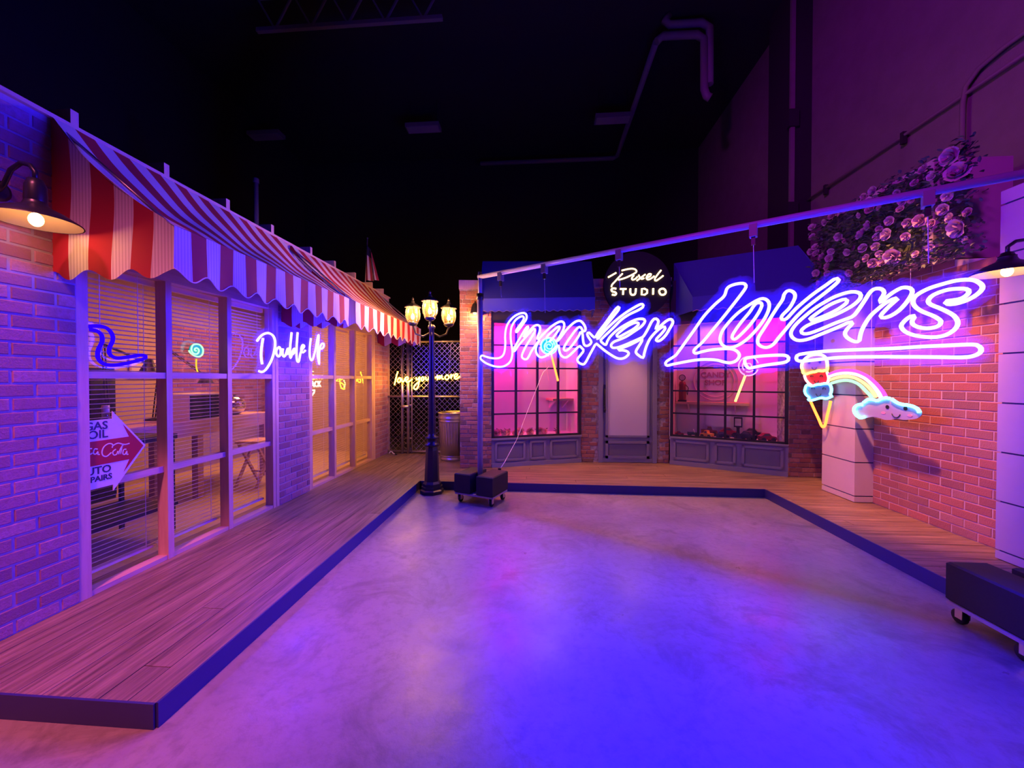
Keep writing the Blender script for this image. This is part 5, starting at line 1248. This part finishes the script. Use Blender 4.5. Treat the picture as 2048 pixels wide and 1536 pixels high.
def disc(mb, cx, cz, r0, y0, y1, n=40):
    vs_ = [(cx + r0 * math.cos(2 * math.pi * k / n), y, cz + r0 * math.sin(2 * math.pi * k / n)) for y in (y0, y1) for k in range(n)]
    return mb.add(vs_, [(k, (k + 1) % n, n + (k + 1) % n, n + k) for k in range(n)] + [tuple(range(n))[::-1], tuple(range(n, 2 * n))])
disc(MB(), 0, 0.36, 0.355, -0.015, 0.0).build('plaque_board', M['plaque'], t)
for r_ in (0.35, 0.29): MB().tube([(r_ * math.cos(a), -0.018, 0.36 + r_ * math.sin(a)) for a in np.linspace(0, 2 * math.pi, 40, endpoint=False)], 0.009, 6, True).build('plaque_ring', M['plaque'], t)
for txt, z in (('CANDY', 0.46), ('SHOP', 0.32)):
    put('plaque_lettering', text_mesh(txt, 0.135, M['plaque_ink'], 0.004, bold=0.003), t, (0, -0.02, z), rot=(HP, 0, 0))
MB().tube([(0.16 * math.cos(a), -0.018, 0.27 + 0.12 * math.sin(a)) for a in np.linspace(math.pi * 1.2, math.pi * 1.8, 10)], 0.005, 5).build('plaque_swirl', M['plaque_ink'], t)
M['maroon'] = mat('toy_maroon', (0.16, 0.02, 0.03), 0.35); M['toy_yellow'] = mat('toy_yellow', (0.75, 0.42, 0.05), 0.35)
M['toy_green'] = mat('toy_dark_green', (0.02, 0.05, 0.04), 0.4); M['toy_red'] = mat('toy_red', (0.35, 0.02, 0.04), 0.3); M['toy_black'] = mat('toy_black', (0.015, 0.015, 0.02), 0.3)
M['toy_glass'] = mat('toy_window', (0.10, 0.08, 0.10), 0.15); M['dial'] = mat('pump_globe', (0.6, 0.5, 0.5), 0.4)
t = thing('toy_gas_pump', 'tall dark model gas pump with a round globe standing on the shelf', 'model', tuple(bp('window_4', 0.14, 0.44, 1.19)), a4)
MB().box(-0.07, -0.05, 0, 0.07, 0.05, 0.03).build('pump_base', M['toy_black'], t)
MB().lathe([(0.06, 0.03), (0.062, 0.18), (0.055, 0.26), (0.062, 0.31), (0.05, 0.36), (0.02, 0.37), (0.02, 0.39)], 12).build('pump_body', M['maroon'], t)
disc(MB(), 0, 0.435, 0.052, -0.025, 0.025, 24).build('pump_globe', M['dial'], t)
MB().tube([(0.052 * math.cos(a), -0.026, 0.435 + 0.052 * math.sin(a)) for a in np.linspace(0, 2 * math.pi, 24, endpoint=False)], 0.006, 6, True).build('globe_ring', M['toy_black'], t)
MB().tube([(0.06, 0, 0.30), (0.10, -0.01, 0.25), (0.085, -0.02, 0.12), (0.065, -0.02, 0.20)], 0.007, 6).build('pump_hose', M['toy_black'], t)
t = thing('model_fuel_stand', 'small dark model pump with a square framed head among the toy cars', 'model', tuple(bp('window_4', 1.02, 0.33, 0.60)), a4)
MB().lathe([(0.06, 0.0), (0.05, 0.02), (0.028, 0.06), (0.022, 0.16), (0.03, 0.19)], 12).build('pedestal', M['toy_black'], t)
MB().box(-0.062, -0.03, 0.19, 0.062, 0.03, 0.36).build('head_frame', M['toy_black'], t)
MB().box(-0.045, -0.033, 0.215, 0.045, -0.029, 0.335).build('head_face', M['dial'], t)
def toy_car(label, x, y, s, m_, kind, rz=0.0):
    t = thing('toy_car', label, 'toy car', tuple(bp('window_4', x, y, 0.60)), a4 + rz, 'toy cars in the display window')
    L, Wd = s, s * 0.42
    if kind == 'truck': body = [(-.5, .16), (.5, .16), (.5, .30), (.46, .36), (.20, .38), (.12, .62), (-.10, .62), (-.14, .40), (-.5, .40)]
    elif kind == 'jeep': body = [(-.5, .16), (.5, .16), (.5, .36), (.16, .40), (.12, .46), (-.10, .42), (-.5, .42)]
    else: body = [(-.5, .16), (.5, .16), (.52, .28), (.46, .36), (.22, .40), (.06, .58), (-.22, .58), (-.38, .42), (-.5, .38)]
    MB().prism(body, lambda a, b, tt: (a * L, tt, b * L), -Wd / 2, Wd / 2).build('car_body', m_, t)
    if kind != 'jeep':
        win = [(.13, .42), (.03, .55), (-.19, .55), (-.28, .42)] if kind != 'truck' else [(.14, .42), (.09, .57), (-.07, .57), (-.10, .42)]
        MB().prism(win, lambda a, b, tt: (a * L, tt, b * L), -Wd / 2 - 0.002, Wd / 2 + 0.002).build('car_window', M['toy_glass'], t)
    else:
        MB().tube([(0.10 * L, -Wd / 2, .40 * L), (0.06 * L, -Wd / 2, .64 * L), (0.06 * L, Wd / 2, .64 * L), (0.10 * L, Wd / 2, .40 * L)], 0.006, 6).build('windscreen_frame', M['dial'], t)
    for sx in (-.3, .3):
        for sy in (-1, 1):
            n = 14; r_ = .15 * L; wm = MB()
            for yy in (-0.012, 0.012):
                for k in range(n): wm.v.append((sx * L + r_ * math.cos(2 * math.pi * k / n), sy * Wd * 0.5 + yy, r_ + r_ * math.sin(2 * math.pi * k / n)))
            for k in range(n): wm.f.append([k, (k + 1) % n, n + (k + 1) % n, n + k]); wm.mi.append(0); wm.sm.append(True)
            wm.f += [list(range(n)), list(range(n, 2 * n))[::-1]]; wm.mi += [0, 0]; wm.sm += [False, False]
            wm.build('car_wheel', M['rubber'], t)
    MB().box(.48 * L, -Wd * .4, .22 * L, .53 * L, Wd * .4, .27 * L).build('car_bumper', M['grey_metal'], t)
toy_car('small red toy car at the left end of the right display', 0.13, 0.15, 0.14, M['toy_red'], 'coupe', 0.3)
toy_car('dark green toy jeep with windscreen frame beside the first mullion', 0.345, 0.20, 0.18, M['toy_green'], 'jeep', 0.2)
toy_car('yellow toy pickup between the first two mullions', 0.565, 0.15, 0.20, M['toy_yellow'], 'truck', 2.7)
toy_car('maroon toy truck standing behind the yellow pickup', 0.58, 0.44, 0.26, M['maroon'], 'truck', 0.1)
toy_car('black toy car beside the second mullion', 0.81, 0.14, 0.20, M['toy_black'], 'coupe', -0.3)
toy_car('dark red toy coupe behind the model pump', 0.88, 0.50, 0.27, M['toy_red'], 'coupe', 0.15)
toy_car('big black toy car beside the third mullion', 1.14, 0.13, 0.27, M['toy_black'], 'coupe', 2.6)
toy_car('long dark toy car set back near the red display wall', 1.24, 0.50, 0.28, M['toy_black'], 'coupe', 0.0)
toy_car('red toy car at the right end of the display by the red wall', 1.42, 0.17, 0.24, M['toy_red'], 'coupe', 0.4)

# ---------------------------------------------------------------- inside the shop on the left
t = thing('shop_counter', 'long pine workbench seen through the shop windows', 'counter', (-4.55, 4.6, PZ))
MB().box(-0.35, -1.5, 0.93, 0.35, 1.15, 0.97).build('counter_top', M['lumber_y'], t)
MB().box(0.31, -1.5, 0.80, 0.35, 1.15, 0.93).build('apron_board', M['lumber_y'], t)
for y in (-1.42, -0.1, 1.05):
    for x in (-0.3, 0.28): MB().box(x - 0.04, y - 0.04, 0, x + 0.04, y + 0.04, 0.93).build('leg', M['lumber'], t)
zc = PZ + 0.97
M['mirror'] = mat('mirror_tiles', (0.7, 0.7, 0.74), 0.06, 1.0); M['screen'] = mat('dark_screen', (0.015, 0.015, 0.02), 0.1)
M['paper'] = mat('paper_white', (0.75, 0.70, 0.66), 0.7); M['clear'] = sheer('clear_glassware', (0.9, 0.9, 0.9), 0.08, 0.03, 2.2)
t = thing('mirror_ball', 'round mirrored disco ball on the workbench behind the window post', 'mirror ball', (-4.40, 5.25, zc))
MB().ball((0, 0, 0.135), 0.135, 28, 18, smooth=False).build('mirror_tiles', M['mirror'], t)
MB().lathe([(0.02, 0.265), (0.02, 0.29), (0, 0.29)], 10).build('hanger_cap', M['black'], t)
t = thing('microwave', 'dark fronted microwave on the workbench below the green lollipop', 'microwave', (-4.42, 4.62, zc))
MB().box(-0.2, -0.26, 0.0, 0.18, 0.26, 0.33).build('microwave_body', M['paper'], t)
MB().box(0.18, -0.25, 0.02, 0.19, 0.16, 0.31).build('microwave_door', M['screen'], t)
MB().box(0.18, 0.17, 0.02, 0.188, 0.25, 0.31).build('control_panel', M['frost'], t)
for k in range(4): MB().box(0.188, 0.19, 0.05 + k * 0.06, 0.193, 0.23, 0.085 + k * 0.06).build('control_button', M['paper'], t)
t = thing('picture_panel', 'pale paper panel on the wall behind the microwave', 'poster', (-5.74, 5.35, 1.62))
MB().box(0, -0.35, 0, 0.015, 0.35, 0.28).build('paper_sheet', M['paper'], t)
MB().box(0, -0.37, -0.02, 0.012, 0.37, 0.30).build('panel_edge', M['lumber'], t)
t = thing('glass_flask', 'clear glass flask glinting behind the arrow sign', 'flask', (-3.86, 3.15, PZ + 0.95))
MB().lathe([(0.0, 0.0), (0.10, 0.005), (0.11, 0.04), (0.06, 0.14), (0.025, 0.19), (0.025, 0.27), (0.032, 0.28)], 20).build('flask_bulb', M['clear'], t)
MB().lathe([(0.026, 0.24), (0.026, 0.30), (0.0, 0.30)], 12).build('flask_stopper', M['dial'], t)
t = thing('side_cart', 'dark metal cart carrying glassware behind the arrow sign', 'cart', (-3.86, 3.15, PZ))
MB().box(-0.3, -0.4, 0.90, 0.3, 0.38, 0.95).build('cart_top', M['black'], t)
MB().box(-0.3, -0.4, 0.25, 0.3, 0.38, 0.28).build('cart_shelf', M['black'], t)
for x in (-0.27, 0.27):
    for y in (-0.37, 0.35): MB().box(x - 0.015, y - 0.015, 0, x + 0.015, y + 0.015, 0.95).build('leg', M['black'], t)
t = thing('glass_jar', 'clear glass jar standing beside the flask in the nearest bay', 'jar', (-3.90, 2.90, PZ + 0.95))
MB().lathe([(0.0, 0.0), (0.07, 0.0), (0.075, 0.02), (0.075, 0.16), (0.06, 0.19), (0.06, 0.21)], 20).build('jar_body', M['clear'], t)
MB().lathe([(0.064, 0.19), (0.064, 0.22), (0.0, 0.222)], 20).build('jar_lid', M['grey_metal'], t)
t = thing('cabinet', 'dark upright cabinet against the shop wall in the nearest bay', 'cabinet', (-5.5, 4.15, PZ))
MB().box(-0.22, -0.28, 0, 0.2, 0.28, 1.62).build('cabinet_body', M['black'], t)
for s in (-1, 1):
    d_ = MB().box(0.2, s * 0.14 - 0.135, 0.04, 0.215, s * 0.14 + 0.135, 1.58).build('cabinet_door', M['screen'], t)
    MB().box(0.215, s * 0.03 - 0.006, 0.8, 0.23, s * 0.03 + 0.006, 0.95).build('handle', M['grey_metal'], d_)
def folding_lamp(label, y, pts, hd):
    t = thing('arm_lamp', label, 'lamp', (-4.80, y, zc))
    MB().lathe([(0.0, 0), (0.09, 0.0), (0.09, 0.02), (0.015, 0.03), (0.0, 0.03)], 16).build('base', M['black_iron'], t)
    for a, b in zip(pts[:-1], pts[1:]):
        for s in (-0.018, 0.018): MB().bar((s, a[0], a[1]), (s, b[0], b[1]), 0.010).build('arm_rod', M['black_iron'], t)
    p = pts[-1]
    MB().lathe([(0.035, 0.06), (0.05, 0.0), (0.10, -0.10)], 20, (0, p[0], p[1])).build('lamp_head', M['black_iron'], t)
folding_lamp('black folding arm lamp seen in the nearest window bay', 3.95, [(0, 0.02), (-0.05, 0.9), (0.45, 0.70)], 0)
folding_lamp('black folding arm lamp behind the green lollipop', 4.45, [(0, 0.02), (0.12, 0.95), (0.75, 0.55)], 0)
t = thing('bar_stool', 'wooden folding stool below the workbench behind the third bay', 'stool', (-4.0, 5.15, PZ))
MB().box(-0.17, -0.19, 0.60, 0.17, 0.19, 0.63).build('seat', M['lumber'], t)
for s in (-0.15, 0.15):
    MB().bar((s, -0.2, 0), (s, 0.17, 0.60), 0.03).build('leg', M['lumber'], t)
    MB().bar((s * 0.85, 0.2, 0), (s * 0.85, -0.17, 0.60), 0.03).build('leg', M['lumber'], t)
MB().bar((-0.15, 0.1, 0.16), (0.15, 0.1, 0.16), 0.025).build('stretcher', M['lumber'], t)
t = thing('step_stool', 'low pale step stool on the shop floor in the nearest bay', 'stool', (-3.70, 2.42, PZ))
MB().box(-0.15, -0.22, 0.46, 0.15, 0.22, 0.49).build('seat', M['paper'], t)
MB().box(-0.15, -0.22, 0.20, 0.15, 0.22, 0.225).build('step', M['paper'], t)
for x in (-0.13, 0.13):
    for y in (-0.19, 0.19): MB().bar((x, y * 1.1, 0), (x, y, 0.46), 0.03).build('leg', M['paper'], t)

# ---------------------------------------------------------------- flag, cables
t = thing('flag', 'small striped flag drooping from a pole above the striped awnings', 'flag', (-3.4, 7.4, 3.2))
MB().tube([(-0.05, -0.03, 0), (0.0, 0, 1.17)], 0.010, 8).build('flag_pole', M['lumber'], t)
MB().ball((0.0, 0, 1.18), 0.016, 10, 6).build('pole_finial', M['grey_metal'], t)
M['flag_white'] = mat('flag_white', (0.75, 0.65, 0.65), 0.8); M['flag_red'] = mat('flag_red', (0.40, 0.03, 0.06), 0.8); M['flag_blue'] = mat('flag_blue', (0.02, 0.02, 0.08), 0.8)
fl = MB(); n, m_ = 14, 14
for i in range(n + 1):
    for j in range(m_ + 1):
        u, v = i / n, j / m_
        fl.v.append((-0.01 + 0.24 * u * (0.45 + 0.55 * v), -0.04 * math.sin(u * 9 + v) - 0.01, 1.06 - 0.72 * v - 0.18 * u * (1 - v)))
for i in range(n):
    for j in range(m_):
        a = i * (m_ + 1) + j
        fl.f.append([a, a + 1, a + m_ + 2, a + m_ + 1]); fl.mi.append(2 if (i < 7 and j < 4) else (i // 2) % 2); fl.sm.append(True)
fl.build('flag_cloth', [M['flag_red'], M['flag_white'], M['flag_blue']], t)
t = MB().tube([(0, 0, 0), (0.05, 0.20, 0.06), (0.13, 0.42, 0.20), (0.2, 0.62, 0.32), (0.36, 0.88, 0.75), (0.60, 1.15, 1.35), (0.70, 1.3, 1.45)], 0.004, 6).build('power_cable', M['wire'], None, (-0.55, 5.22, 0.36))
tag(t, 'thin pale cable running from the dolly weights up to the left display window', 'cable')
MB().box(-0.02, -0.02, -0.02, 0.02, 0.02, 0.02).build('cable_plug', M['black'], t)
t = MB().tube([(0, 0, 0), (0.02, 0.03, 0.035), (0.05, 0.02, 0.03), (0.08, 0.0, 0.0), (0.14, -0.05, 0.0)], 0.012, 6).build('cable_loop', M['wire'], None, (-2.98, 7.40, PZ + 0.012))
tag(t, 'short loop of pale cable at the foot of the brick end wall', 'cable')
MB().tube([(0.14, -0.05, 0.0), (0.18, -0.06, 0.0)], 0.016, 8).build('cable_end', M['black'], t)
